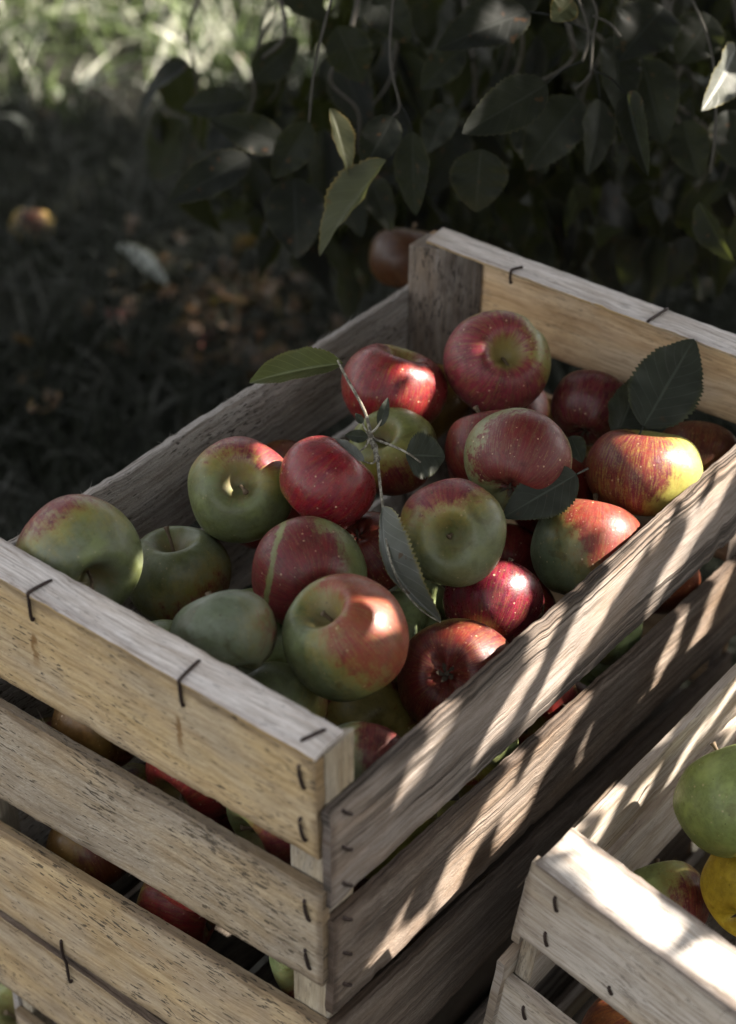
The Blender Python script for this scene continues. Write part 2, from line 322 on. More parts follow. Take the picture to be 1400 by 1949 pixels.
# ------------------------------------------------------------------ crates
def board(name, P00, P10, P11, P01, th, mat, parent, ragged=.0009, bow=.0012, fuzz=0, seed=0, step=.004, warp=0.0, edge_mat=None):
    """P00->P10 along the grain at the lower edge, P01->P11 along the upper edge; th = vector from the outer to the inner face"""
    P00, P10, P11, P01, th = [np.array(p, float) for p in (P00, P10, P11, P01, th)]
    L = np.linalg.norm(P10 - P00); Wd = np.linalg.norm(P01 - P00); T = np.linalg.norm(th); tn = th / T
    nu = max(4, int(L / step)); ws = [0, .0007, .002] + list(np.linspace(.005, Wd - .005, max(2, int(Wd / .008)))) + [Wd - .002, Wd - .0007, Wd]
    nv = len(ws); s = np.linspace(0, 1, nu); wv = np.array(ws) / Wd
    S, Wm = np.meshgrid(s, wv, indexing='ij')
    base = ((1 - S) * (1 - Wm))[..., None] * P00 + (S * (1 - Wm))[..., None] * P10 + (S * Wm)[..., None] * P11 + ((1 - S) * Wm)[..., None] * P01
    wd = (P01 - P00) / Wd; ld = (P10 - P00) / L
    def nz(a, b, c): return noise.noise(Vector((a, b, c)))
    lo = np.array([nz(x * L * 22, seed * 3.3, 0) * .55 + nz(x * L * 120, seed * 3.3, 4) * .55 + nz(x * L * 420, seed, 9) * .4 + max(0, nz(x * L * 60, seed * 1.7, 5) - .34) * 4 for x in s]) * ragged
    hi = np.array([nz(x * L * 22, seed * 5.3, 7) * .55 + nz(x * L * 120, seed * 5.3, 3) * .55 + nz(x * L * 420, seed, 2) * .4 - max(0, nz(x * L * 60, seed * 1.7, 6) - .38) * 2.5 for x in s]) * ragged
    base += (lo[:, None] * (1 - Wm))[..., None] * wd + (hi[:, None] * Wm)[..., None] * wd
    e0 = np.array([nz(x * Wd * 90, seed, 1.5) for x in wv]) * .0012; e1 = np.array([nz(x * Wd * 90, seed, 8.5) for x in wv]) * .0012
    base += (e0[None, :] * (1 - S) ** 20 + e1[None, :] * S ** 20)[..., None] * ld
    bw = np.array([[nz(a * L * 5, b * Wd * 9, seed * 2.1) for b in wv] for a in s]) * bow + warp * np.sin(np.pi * S)
    base += bw[..., None] * tn
    rnd = np.zeros_like(Wm); rnd[:, 0] = rnd[:, -1] = .0009; rnd[:, 1] = rnd[:, -2] = .0003; rnd[0] = np.maximum(rnd[0], .0006); rnd[-1] = np.maximum(rnd[-1], .0006)
    rnd = np.minimum(rnd, T * .25)
    A = base + rnd[..., None] * tn; B = base + th - rnd[..., None] * tn
    mb = MB(); UA = np.stack([S * L, Wm * Wd], -1).reshape(-1, 2); UB = UA + np.array([1.3, .4])
    flip = np.dot(np.cross(ld, wd), th) > 0
    mb.add(A.reshape(-1, 3), grid_faces(nu, nv, flip=not flip), UA); mb.add(B.reshape(-1, 3), grid_faces(nu, nv, flip=flip), UB)
    for (a, b, u, rev) in ((A[:, 0], B[:, 0], s * L, flip), (A[:, -1], B[:, -1], s * L, not flip)):
        mb.add(np.stack([a, b], 1).reshape(-1, 3), grid_faces(nu, 2, flip=rev), np.stack([np.repeat(u, 2), np.tile([0, T], nu) + 2.2], 1))
    for (a, b, rev) in ((A[0], B[0], not flip), (A[-1], B[-1], flip)):
        mb.add(np.stack([a, b], 1).reshape(-1, 3), grid_faces(nv, 2, flip=rev), np.stack([np.tile([0, .003], nv) + 3.1, np.repeat(wv * Wd, 2)], 1))
    rr = random.Random(seed * 17 + 3)
    for k in range(fuzz):                      # torn fibres along the edges
        i = rr.randrange(nu); top = rr.random() < .62; e = (A if rr.random() < .5 else B)[i, -1 if top else 0]
        d = Vector(wd * (1 if top else -1)) * rr.uniform(.2, 1) + Vector(ld) * rr.uniform(-1.4, 1.4) + Vector(tn) * rr.uniform(-.5, .3); d.normalize()
        ln = rr.uniform(.0018, .008) * (1 if rr.random() < .9 else 1.8); sag = Vector((rr.uniform(-1, 1), rr.uniform(-1, 1), rr.uniform(-1, .3))) * ln * .5
        p0 = Vector(e) - d * .001; tube(mb, [p0, p0 + d * ln * .5 + sag * .3, p0 + d * ln + sag], [rr.uniform(.00018, .0003), .00016, .00006], 3, caps=False)
    o = mb.build(name, mat, parent)
    if edge_mat:
        o.data.materials.append(edge_mat); mi = np.zeros(len(o.data.polygons), np.int32); mi[2 * (nu - 1) * (nv - 1):2 * (nu - 1) * (nv - 1) + 2 * (nu - 1)] = 1; o.data.polygons.foreach_set('material_index', mi)
    dst = np.minimum(np.minimum(Wm * Wd, (1 - Wm) * Wd), np.minimum(S * L, (1 - S) * L) * 1.4).ravel()
    val = np.zeros(len(o.data.vertices), np.float32); val[:2 * nu * nv] = np.tile(dst, 2)
    o.data.attributes.new('edge', 'FLOAT', 'POINT').data.foreach_set('value', val); return o
def post(parent, poly, z0, z1, mat, seed):
    """upright corner post with a polygonal section (x, y list), top edge slightly chewed"""
    n = len(poly); mb = MB(); zs = np.linspace(z0, z1, 24); P = []
    pts = []
    for i in range(n):                        # bevelled corners
        a = Vector(poly[i]); b = Vector(poly[(i + 1) % n]); c = Vector(poly[i - 1])
        pts += [a + (c - a).normalized() * .0012, a + (b - a).normalized() * .0012]
    m = len(pts); per = [0]
    for i in range(m): per.append(per[-1] + (pts[(i + 1) % m] - pts[i]).length)
    V = []; U = []
    for z in zs:
        for i in range(m + 1):
            p = pts[i % m]; w = .0006 * noise.noise(Vector((p.x * 60, p.y * 60 + seed, z * 40)))
            V.append((p.x + w, p.y + w, z + (.0008 * noise.noise(Vector((i, seed, 3))) if z == zs[-1] else 0))); U.append((z, per[i]))
    mb.add(V, grid_faces(len(zs), m + 1, flip=True), U)
    b = (len(zs) - 1) * (m + 1); ctop = len(V)
    cx = sum(p.x for p in pts) / m; cy = sum(p.y for p in pts) / m
    Vt = [V[b + i] for i in range(m)] + [(cx, cy, z1)]
    mb.add(Vt, [(i, (i + 1) % m, m) for i in range(m)], [(v[0], v[1]) for v in Vt])
    o = mb.build('corner_post', mat, parent); o.data.attributes.new('edge', 'FLOAT', 'POINT').data.foreach_set('value', np.full(len(o.data.vertices), .008, np.float32)); return o
def staple(parent, pts, r=.0011):
    mb = MB(); tube(mb, spline(pts, 5), r, 6); return mb.build('staple', IRON, parent)

def crate(root, H, spec, Lx=.495, W=.30, P=.025, t=.0167, te=.008, seed=1, near_fine=.0035, dh=0.0):
    """all z are given below the rim; root sits at the crate's base, H below the rim"""
    g = lambda x, y, z: (x, y, z + H)
    def E(x, z, th, mat, nm, k, fz=0, y0=0.0, y1=W, zz=None, **kw):
        (a0, a1), (b0, b1) = zz               # z at near (y0): low, high ; at far (y1): low, high
        return board(nm, g(x, y1, b0), g(x, y0, a0), g(x, y0, a1), g(x, y1, b1), th, mat, root, fuzz=fz, seed=seed + k, step=near_fine, **kw)
    k = 0
    for (nm, mat, zz, y0, y1, fz) in spec['end_near']:
        k += 1; E(-te, 0, (te - .0004, 0, 0), mat, nm, k, fz, y0, y1, zz)
    for (nm, mat, zz, y0, y1, fz) in spec['end_far']:
        k += 1; E(Lx + te, 0, (-te + .0004, 0, 0), mat, nm, k, fz, y0, y1, zz)
    for side, y, th in (('side_near', -.0072, (0, .007, 0)), ('side_far', W + .0072, (0, -.007, 0))):
        for (nm, mat, zz, x0, x1, fz) in spec[side]:
            k += 1; (a0, a1), (b0, b1) = zz
            board(nm, g(x0, y, a0), g(x1, y, b0), g(x1, y, b1), g(x0, y, a1), th, mat, root, fuzz=fz, seed=seed + k, ragged=spec.get('rag', .0016), bow=.0014)
    m = spec['rail']
    board('top_rail', g(-te - .0012, W - .001, -.0035), g(-te - .0012, .0005, -.0035), g(t, .0015, -.0032), g(t, W - .001, -.0032), (0, 0, .0036), m, root, seed=seed + 40, bow=.0008, ragged=.0011, fuzz=10, edge_mat=spec.get('rail_edge'))
    board('top_rail', g(Lx - t, W - .010, -.0035), g(Lx - t, .001, -.0035), g(Lx + te + .0006, .001, -.0032), g(Lx + te + .0006, W - .008, -.0032), (0, 0, .0036), m, root, seed=seed + 41, bow=.0008, ragged=.0011, fuzz=14, edge_mat=spec.get('rail_edge'))
    pz0, pz1 = 0.002, H - .0042
    post(root, [(0, 0), (P, 0), (0, .027)], pz0, pz1, spec['posts'][0], seed)
    post(root, [(Lx, W), (Lx - .026, W), (Lx - .001, W - .054)], pz0, H - .0045, spec['posts'][1], seed + 1)
    post(root, [(0, W), (0, W - .012), (P, W)], pz0, pz1, spec['posts'][2], seed + 2)
    post(root, [(Lx, 0), (Lx, .010), (Lx - P, 0)], pz0, pz1, spec['posts'][1], seed + 3)
    for i in range(5):
        y0 = .008 + i * (W - .016) / 5; k += 1
        board('bottom_board', (0.001, y0, .002), (Lx - .001, y0, .002), (Lx - .001, y0 + .05, .002), (.001, y0 + .05, .002), (0, 0, .006), spec['floor'], root, seed=seed + 50 + i, step=.02)
    for s in spec['staples']: staple(root, [g(*p) for p in s], spec.get('sr', .0011))
    return root

def wall_staples_end(zs, y=.0095, l=.0145, x=-.0088, tilt=.0015):
    return [[(x + .004, y + tilt, z + l / 2), (x - .0004, y + tilt, z + l / 2 - .001), (x - .0004, y - tilt, z - l / 2 + .001), (x + .004, y - tilt, z - l / 2)] for z in zs]
def wall_staples_side(zs, x=.009, l=.009, y=-.0078):
    return [[(x - .003, y + .004, z + l / 2), (x - .003, y - .0003, z + l / 2 - .001), (x + .003, y - .0003, z - l / 2 + .001), (x + .003, y + .004, z - l / 2)] for z in zs]

specA = dict(
    end_near=[('end_slat', W_END1, ((-.0795, -.0045), (-.091, -.0045)), .0003, .30, 4),
              ('end_slat', W_FUZZ, ((-.184, -.1045), (-.211, -.118)), -.003, .305, 60),
              ('end_slat', W_END, ((-.325, -.222), (-.337, -.245)), -.002, .315, 10)],
    end_far=[('end_slat', W_CLEAN, ((-.066, -.0045), (-.078, -.0045)), 0, .30, 3),
             ('end_slat', W_CLEAN, ((-.19, -.11), (-.20, -.11)), 0, .30, 0),
             ('end_slat', W_CLEAN, ((-.32, -.23), (-.32, -.23)), 0, .30, 0)],
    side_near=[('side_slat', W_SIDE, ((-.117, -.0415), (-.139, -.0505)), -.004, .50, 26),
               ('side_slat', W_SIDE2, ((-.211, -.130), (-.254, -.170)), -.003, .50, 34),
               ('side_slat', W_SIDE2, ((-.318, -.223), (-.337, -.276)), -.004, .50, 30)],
    side_far=[('side_slat', W_GREY, ((-.125, -.0465), (-.125, -.0445)), -.002, .50, 110),
              ('side_slat', W_GREY, ((-.215, -.14), (-.22, -.14)), -.002, .50, 0),
              ('side_slat', W_GREY, ((-.32, -.235), (-.32, -.235)), -.002, .50, 0)],
    rail=W_RAIL, rail_edge=W_EDGE, posts=[W_POSTY, W_POST, W_POSTY], floor=W_FLOOR, rag=.0022,
    staples=wall_staples_end([-.020, -.060]) + wall_staples_end([-.124, -.166], y=.0075) + wall_staples_end([-.25, -.30], y=.0075)
    + wall_staples_side([-.050, -.078, -.107, -.136, -.166, -.194, -.235, -.262, -.29])
    + [[(.006, .2105, -.001), (.006, .2105, .0008), (-.0085, .2125, .0008), (-.0094, .2125, -.003), (-.0094, .2125, -.019), (-.006, .2125, -.019)],
       [(.008, .0965, -.001), (.008, .0965, .0008), (-.0085, .0945, .0008), (-.0094, .0945, -.003), (-.0094, .0935, -.017), (-.006, .0935, -.017)],
       [(-.004, .0135, .0002), (-.002, .0125, .0009), (.009, .009, .0009), (.010, .009, -.001)],
       [(.488, .2070, .0008), (.4835, .209, .0009), (.4778, .2105, .0006), (.4778, .2105, -.009), (.480, .2105, -.010)],
       [(.503, .0905, .0008), (.490, .0915, .0009), (.4778, .0925, .0006)]])
specC = dict(specA); specC['rail'] = W_SIDE2
specC.update(end_near=[('end_slat', W_END, ((-.089, -.0045), (-.092, -.0045)), .0, .325, 6), ('end_slat', W_FUZZ, ((-.19, -.115), (-.19, -.115)), 0, .30, 0), ('end_slat', W_END, ((-.32, -.23), (-.32, -.23)), 0, .30, 0)],
             staples=[[(-.0085, .2295, .020), (-.0095, .2295, .020), (-.0098, .2290, .006), (-.0098, .2265, -.001), (-.0098, .2255, -.019), (-.006, .2255, -.019)],
                      [(-.0085, .066, .012), (-.0096, .066, .012), (-.0098, .065, -.001), (-.0098, .064, -.014), (-.006, .064, -.014)]]
             + wall_staples_end([-.02, -.06]))
HA = .3385
rootC = tag(empty('wooden_crate', (0.0, 0.0, 0.001)), 'tan speckled wooden crate at the bottom of the stack, carrying the full apple crate', 'crate')
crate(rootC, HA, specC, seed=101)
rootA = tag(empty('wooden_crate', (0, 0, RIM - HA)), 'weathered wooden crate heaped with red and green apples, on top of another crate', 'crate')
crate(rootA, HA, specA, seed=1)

specB = dict(
    end_near=[('end_slat', W_PALE, ((-.078, -.0045), (-.080, -.0045)), 0, .303, 3), ('end_slat', W_PALE, ((-.20, -.13), (-.205, -.132)), 0, .305, 3)],
    end_far=[('end_slat', W_PALE, ((-.08, -.0045), (-.08, -.0045)), 0, .30, 0), ('end_slat', W_PALE, ((-.20, -.12), (-.20, -.12)), 0, .30, 0)],
    side_near=[('side_slat', W_PALE, ((-.10, -.03), (-.10, -.03)), 0, .50, 0), ('side_slat', W_PALE, ((-.20, -.12), (-.20, -.12)), 0, .50, 0)],
    side_far=[('side_slat', W_PALE, ((-.098, -.030), (-.095, -.028)), -.003, .50, 5), ('side_slat', W_PALE, ((-.205, -.11), (-.20, -.115)), -.012, .50, 8)],
    rail=W_PALER, posts=[W_POSTY, W_POSTY, W_POSTY], floor=W_FLOOR, rag=.0016, sr=.001,
    staples=wall_staples_end([-.024, -.062], y=.281, l=.011) + wall_staples_end([-.15], y=.282, l=.011) + [[(-.0075, .235, -.061), (-.0094, .235, -.0615), (-.0094, .2325, -.065), (-.0075, .2325, -.066)]])
BR = Matrix(((0.99641, 0.042726, -0.073084), (-0.05271, 0.988654, -0.140661), (0.066245, 0.144009, 0.987357)))
BT = Vector((0.103678, -0.076626, -0.115462 + RIM))
HB = .285
def b_pt(x, y, z): return BR @ Vector((x, y - .30, z)) + BT        # crate B rim coordinates -> world
for k, (nm_lab) in enumerate(['pale wooden apple crate in the lower right corner, its top rail in full sun', None]):
    r = empty('wooden_crate', b_pt(0, 0, -HB - k * (HB + .002)))
    r.rotation_euler = BR.to_euler()
    if k == 0:
        tag(r, nm_lab, 'crate'); crate(r, HB, specB, t=.0255, seed=201)
        crateB = r
    else:
        tag(r, 'pale wooden crate underneath the sunlit pale crate', 'crate'); crate(r, HB, specB, t=.0255, seed=231)

# ------------------------------------------------------------------ apples
def apple_mesh(R, seed, h=.86, lobes=.02, nt_=72, np_=44, dip=.52, dipb=.26, rib=None):
    V = []; rs = random.Random(seed); ph = rs.uniform(0, 6.28); sx = rs.uniform(-.05, .05); sy = rs.uniform(-.04, .04); up = rs.uniform(.03, .09)
    for i in range(np_ + 1):
        f = math.pi * (i / np_); f2 = f - .10 * math.sin(2 * f)
        for j in range(nt_):
            th = 2 * math.pi * j / nt_
            rr = math.sin(f2) ** .86 * (1 + up * math.cos(f2)) if 0 < i < np_ else 0
            z = h * math.cos(f2) * (1 + sx * math.cos(th + ph) * .6)
            z -= dip * math.exp(-(abs(f2) / .25) ** 1.7); z += dipb * math.exp(-((math.pi - f2) / .30) ** 2) * (1 + .15 * math.cos(5 * th))
            lob = 1 + lobes * math.cos(5 * th + ph) * (math.sin(f2 / 2) ** 3) + .012 * math.cos(3 * th + ph * 2) + .05 * sx * 10 * .3 * math.cos(th + ph)
            if rib: lob -= rib[1] * math.exp(-(((th - rib[0] + math.pi) % (2 * math.pi) - math.pi) / .16) ** 2) * math.sin(f2) ** .5
            nz = noise.noise(Vector((math.sin(f2) * math.cos(th) * 1.3 + seed * 2.7, math.sin(f2) * math.sin(th) * 1.3, math.cos(f2) * 1.3))) * .045
            rr *= lob * (1 + nz)
            V.append((R * rr * math.cos(th), R * rr * math.sin(th), R * (z + nz * .5)))
    F = []
    for i in range(np_):
        for j in range(nt_):
            j2 = (j + 1) % nt_; a = i * nt_ + j; b = i * nt_ + j2; c = (i + 1) * nt_ + j2; d = (i + 1) * nt_ + j
            F.append((a, d, c, b))
    return V, F
def frame_for(pole, twist=0.0):
    z = Vector(pole).normalized(); q = Vector((0, 0, 1)).rotation_difference(z); return q.to_matrix() @ Matrix.Rotation(twist, 3, 'Z')
def add_stem(o, R, seed, ln=.42, h=.86, dip=.52):
    rs = random.Random(seed + 5); zb = R * (h - dip) - .0005; lx = rs.uniform(-.25, .25) * R; ly = rs.uniform(-.25, .25) * R
    mb = MB(); tube(mb, spline([(0, 0, zb - .001), (lx * .3, ly * .3, zb + R * ln * .5), (lx, ly, zb + R * ln)], 4), [.0015] + [.0011] * 6 + [.0014, .0021], 7)
    return mb.build('stem', STEM, o)
def add_calyx(o, R, h=.86, dipb=.26):
    mb = MB(); zb = -R * (h - dipb) + .0006
    for k in range(5):
        a = k * 1.2566 + .3; c, s = math.cos(a), math.sin(a); r0 = R * .05; r1 = R * .17
        b = np.array([(c * r0 - s * r0, s * r0 + c * r0, zb), (c * r0 + s * r0, s * r0 - c * r0, zb), (c * r1 * .7 + s * r0 * .8, s * r1 * .7 - c * r0 * .8, zb - R * .08), (c * r1, s * r1, zb - R * .15), (c * r1 * .7 - s * r0 * .8, s * r1 * .7 + c * r0 * .8, zb - R * .08)])
        mb.add(b, [(0, 1, 2, 4), (4, 2, 3, 3)])
    tube(mb, [(0, 0, zb + .001), (0, 0, zb - R * .06)], [R * .09, R * .04], 8)
    return mb.build('calyx', CALYX, o, smooth=False)
RS = .985                                        # the shaped mesh is a touch wider than its nominal radius
def make_apple(loc, R, axis, end='s', seed=1, label='', group=None, mat=None, twist=0., stem=True, h=.88, **kw):
    Rm = frame_for(Vector(axis) if end == 's' else -Vector(axis), twist)
    bd = kw.pop('b', None); sc = kw.pop('scar', None); rib = kw.pop('rib', None); sl_ = kw.pop('sl', .62)
    if mat is None:
        bl = Rm.inverted() @ Vector(bd if bd is not None else (0, 0, 1))
        if sc is not None: sc = (Rm.inverted() @ sc[0], sc[1])
        mat = apple_mat('apple_skin', b=bl, scar=sc, seed=seed * 1.37, **kw)
    V, F = apple_mesh(R, seed, h=h, rib=rib)
    o = mesh_obj('apple', V, F, mat); o.location = loc; o.rotation_euler = Rm.to_euler()
    add_stem(o, R, seed, ln=sl_, h=h) if stem else None
    add_calyx(o, R, h=h)
    return tag(o, label, 'apple', group)

G_OLIVE = (.088, .096, .026); G_GREY = (.10, .12, .07); G_PALE = (.12, .14, .055)
RED = (.21, .009, .014); RED2 = (.07, .004, .009); MAG = (.20, .005, .030); MAG2 = (.06, .003, .014); PINK = (.22, .018, .042)
GA = 'apples heaped in the weathered crate'
APP = [  # centre in crate coordinates, radius, pole in camera terms, end, blush direction, settings, label
 ('a1', (.0525, .2384, -.0248), .0394, (.50, .48, .72), 's', (-.35, -.93, -.1), dict(t=.62, green=G_PALE, red=(.20, .03, .025), bloom=.45, dots=.2, streak=.5, h=.93), 'large pale green apple with a red cap, leaning over the grey top rail'),
 ('a2', (.1281, .2302, -.0819), .0359, (-.08, -.86, .50), 's', (.6, .7, .4), dict(t=.80, green=G_OLIVE, green2=(.16, .18, .10), bloom=.4, dots=.3), 'dull olive green apple standing upright on its base beside the apple with the red cap'),
 ('a3', (.177, .2161, -.035), .0352, (.03, -.22, .97), 's', (.25, -.95, -.1), dict(t=.56, green=G_PALE, green2=G_OLIVE, bloom=.25, dots=.2, russet=.85, h=.95, sl=.5), 'green apple with a red upper edge, its stem hollow and dark stem facing up'),
 ('a4', (.1976, .1605, -.015), .0322, (.62, -.62, .05), 's', (.35, -.1, .9), dict(t=-.12, red=(.22, .005, .015), red2=(.11, .003, .018), green=(.24, .24, .07), dots=.95, bloom=.04, streak=.35, rough=.26, h=.9, sl=.3), 'glossy deep red apple with a yellow green left edge, under the twig'),
 ('a5', (.0547, .1212, -.0264), .0323, (-.3, -.9, -.3), 's', (.95, -.1, .2), dict(t=1.05, green=(.088, .105, .062), green2=(.078, .095, .054), bloom=.4, dots=.12, yel=.3, h=.80), 'smooth plain grey green apple directly behind the near top rail'),
 ('a6', (.1426, .1298, -.0391), .0361, (-.25, -.45, -.85), 's', (-.72, .1, .62), dict(t=.02, green=G_PALE, red=(.15, .011, .020), red2=(.09, .007, .014), bloom=.2, dots=.5, scar=(camdir(.93, .22, .05), -.60), soft=.18, streak=.5, yel=.2, h=.9), 'half red half green apple with a pale stripe across its red side'),
 ('a7', (.101, .0666, -.0293), .0375, (-.46, -.62, .60), 's', (.72, -.50, .45), dict(t=.30, green=(.10, .12, .05), red=(.20, .036, .015), red2=(.18, .03, .02), bloom=.22, dots=.45, yel=.5, streak=.75, sl=.25, h=.95), 'largest green apple with an orange red right shoulder, in the middle front of the heap'),
 ('a8', (.1682, .0336, -.0893), .0382, (-.28, -.20, .93), 'c', (.1, .6, .8), dict(t=-.55, red=(.14, .008, .010), red2=(.07, .004, .009), green=(.24, .20, .06), bloom=.06, dots=.4, yellow=(.42, .25, .07), streak=.5), 'dark red apple with its dry calyx facing up, beside the near side slat'),
 ('a9', (.2353, .0521, -.0844), .0336, (.25, -.9, -.35), 's', (0, .1, 1), dict(t=-.30, red=MAG, red2=MAG2, green=G_OLIVE, bloom=.04, dots=.75, rough=.28), 'crimson apple crossed by a sharp wedge of sunlight'),
 ('a10', (.3198, .0346, -.0821), .0391, (.2, -.97, -.1), 's', (.72, -.42, .45), dict(t=.28, green=(.10, .125, .068), red=(.20, .024, .018), red2=(.13, .014, .013), bloom=.22, dots=.75, yel=.45, h=.93), 'tall apple, grey green at left and dotted red at right, against the side slat'),
 ('a11', (.2214, .0774, -.0283), .0344, (-.10, .08, .99), 's', (-.35, -.92, .0), dict(t=.52, green=(.095, .10, .034), green2=(.13, .145, .078), red=(.20, .03, .035), bloom=.18, dots=.3, russet=.35, sl=.12, h=.92), 'olive green apple showing a deep shadowed stem hollow, in the centre of the heap'),
 ('a12', (.3908, .0362, -.0587), .0407, (.10, -.98, .12), 's', (-.72, -.25, .55), dict(t=.28, green=(.29, .28, .07), green2=(.24, .24, .08), red=(.16, .022, .016), bloom=.05, dots=.5, yel=.6, streak=1.0, h=.80, sl=.1), 'yellow green apple streaked with red, its top bleached by direct sun'),
 ('a13', (.2979, .0809, -.0185), .0364, (-.25, .62, .55), 'c', (.05, -.1, 1), dict(t=.38, green=(.14, .165, .09), red=(.13, .012, .015), red2=(.10, .008, .012), bloom=.15, dots=.85, soft=.12, yel=.3), 'dusky red apple with pale green rim, partly under a dark leaf'),
 ('a14', (.4355, .1071, -.0583), .0301, (.3, -.8, -.4), 's', (0, 0, 1), dict(t=-.6, red=(.11, .005, .02), red2=(.06, .003, .013), bloom=.02, dots=.7, rough=.3), 'dark magenta apple half hidden behind two upright leaves'),
 ('a15', (.4007, .1683, -.0269), .0389, (.20, -.22, .92), 's', (-.45, .35, .7), dict(t=-.05, red=PINK, red2=(.11, .010, .022), green=(.14, .16, .055), bloom=.12, dots=.7, streak=.8, russet=.5, sl=.12, rib=(2.4, .06)), 'pinkish red ribbed apple with a green stem hollow, nearest the far end board'),
 ('a16', (.3464, .2201, -.043), .0387, (.25, -.85, .25), 's', (-.1, .1, 1), dict(t=-.35, red=(.22, .005, .017), red2=(.10, .003, .013), green=(.2, .19, .06), bloom=.03, dots=.7, rough=.3, sl=.1, h=.84), 'bright red apple with a white patch of sun, in the back left corner'),
 ('a17', (.295, .1805, -.053), .0319, (-.35, -.5, .7), 's', (.3, .9, .3), dict(t=.62, green=(.15, .155, .04), green2=(.11, .12, .035), red=(.16, .02, .015), bloom=.05, dots=.3), 'olive yellow apple crossed by the twig'),
 ('a18', (.2088, .135, -.0660), .0285, (.3, .5, -.6), 's', (0, -.2, 1), dict(t=-.6, red=(.17, .01, .012), red2=(.08, .004, .008), bloom=.02, dots=.5), 'small red apple wedged between the glossy red apple and the half green one'),
 ('a19', (.4600, .030, -.0888), .0342, (.2, -.5, -.6), 's', (-.2, .2, 1), dict(t=-.2, red=(.13, .03, .015), red2=(.08, .012, .01), bloom=.02, dots=.2), 'shaded brownish apple in the far right corner of the crate'),
 ('a20', (.0690, .0290, -.0841), .0273, (.1, -.7, -.4), 's', (.75, -.5, .4), dict(t=.55, green=(.25, .29, .18), red=(.22, .05, .04), bloom=.3, dots=.3), 'small pale green apple just behind the near corner post'),
 ('a21', (.3361, .1267, -.0500), .0335, (-.2, -.9, -.1), 's', (0, 0, 1), dict(t=-.5, red=(.16, .01, .015), red2=(.09, .005, .012), bloom=.02, dots=.4), 'deep red apple mostly hidden behind the dusky red one'),
 ('a22', (.0752, .0982, -.0840), .0290, (.1, -.6, -.4), 's', (1, 0, 0), dict(t=1.0, green=(.13, .15, .06), bloom=.2, dots=.2), 'shadowed green apple low between the smooth grey green apple and the largest one'),
]
apples = {}
TW = random.Random(3)
for i, (k, c, r, pole, end, bd, st, lab) in enumerate(APP):
    W_ = Vector((c[0], c[1], c[2] + RIM))
    apples[k] = (W_, r)
    make_apple(W_, r * RS, camdir(*pole), end, seed=i + 1, label=lab, group=GA, b=camdir(*bd), twist=TW.uniform(0, 6), **st)

# deeper apples: seen in the gaps between slats and down between the top ones; settled by a simple relaxation
FILL = [(.036, .215, -.135), (.037, .130, -.128), (.036, .060, -.128), (.036, .265, -.205), (.036, .192, -.205), (.037, .115, -.200), (.036, .045, -.205),
        (.036, .24, -.27), (.036, .16, -.275), (.11, .032, -.165), (.19, .034, -.16), (.27, .034, -.155), (.35, .034, -.165), (.43, .034, -.17),
        (.10, .032, -.24), (.17, .034, -.24), (.24, .034, -.235), (.31, .034, -.24), (.39, .034, -.245),
        (.11, .11, -.145), (.17, .18, -.125), (.10, .19, -.15), (.25, .10, -.135), (.26, .20, -.12), (.26, .262, -.10), (.33, .10, -.13), (.40, .10, -.13), (.42, .24, -.10), (.455, .19, -.11), (.40, .17, -.11), (.12, .060, -.15), (.045, .06, -.19), (.06, .18, -.09), (.24, .25, -.09), (.20, .09, -.11), (.28, .05, -.12), (.38, .09, -.10), (.13, .17, -.11), (.44, .255, -.03)]
rf = random.Random(11); fr = [rf.uniform(.031, .036) for _ in FILL]; fr[-1] = .0001
FP = np.array(FILL[:-1]); fr = np.array(fr[:-1]); TP = np.array([a[1] for a in APP]); TR = np.array([a[2] for a in APP])
for it in range(160):
    for i in range(len(FP)):
        for Q, RQ, both in ((FP, fr, True), (TP, TR, False)):
            d = FP[i] - Q; L = np.linalg.norm(d, axis=1)
            for j in np.where((L < (fr[i] + RQ) * .96) & (L > 1e-6))[0]:
                push = ((fr[i] + RQ[j]) * .96 - L[j]) * d[j] / L[j]
                if both: FP[i] += push * .5; FP[j] -= push * .5
                else: FP[i] += push * .7
        FP[i, 0] = np.clip(FP[i, 0], fr[i] + .003, .492 - fr[i]); FP[i, 1] = np.clip(FP[i, 1], fr[i] + .002, .298 - fr[i]); FP[i, 2] = max(FP[i, 2], -.328 + fr[i])
FM = [apple_mat('apple_skin_orange', green=(.16, .08, .02), yel=.2, red=(.13, .03, .012), red2=(.08, .012, .008), b=(.3, .6, .2), t=-.1, dots=.8, bloom=.02, seed=3.3),
      apple_mat('apple_skin_green', green=(.19, .23, .09), red=(.18, .03, .02), b=(.5, .2, .4), t=.6, dots=.3, bloom=.2, seed=4.1),
      apple_mat('apple_skin_red', green=(.22, .18, .06), red=(.25, .015, .02), red2=(.12, .006, .012), b=(.2, .3, .8), t=-.4, dots=.6, bloom=.03, seed=5.7),
      apple_mat('apple_skin_yellow', green=(.36, .34, .07), red=(.3, .08, .03), b=(-.6, .2, .4), t=.6, dots=.3, bloom=.05, seed=6.9)]
fsrc = []
for k in range(4):
    V, F = apple_mesh(.0335 * RS, 60 + k); o = mesh_obj('apple', V, F, FM[k]); add_stem(o, .0335 * RS, 60 + k); add_calyx(o, .0335 * RS); fsrc.append(o)
used = [False] * 4
KIND = [0, 2, 1, 1, 3, 2, 1, 0, 2, 3, 1, 2, 1, 0, 0, 3, 2, 2, 1, 1, 2, 0, 1, 2, 0, 2, 1, 0, 2, 1, 2, 1, 1, 2, 1, 2, 2, 1, 2, 1, 0, 1]
KIND_ = [0, 2, 1, 1, 3, 2, 1, 0, 2, 3, 1, 2, 1, 0, 0, 3, 2, 2, 1, 1, 2, 0, 1, 2, 0, 2, 1, 0, 2, 1]
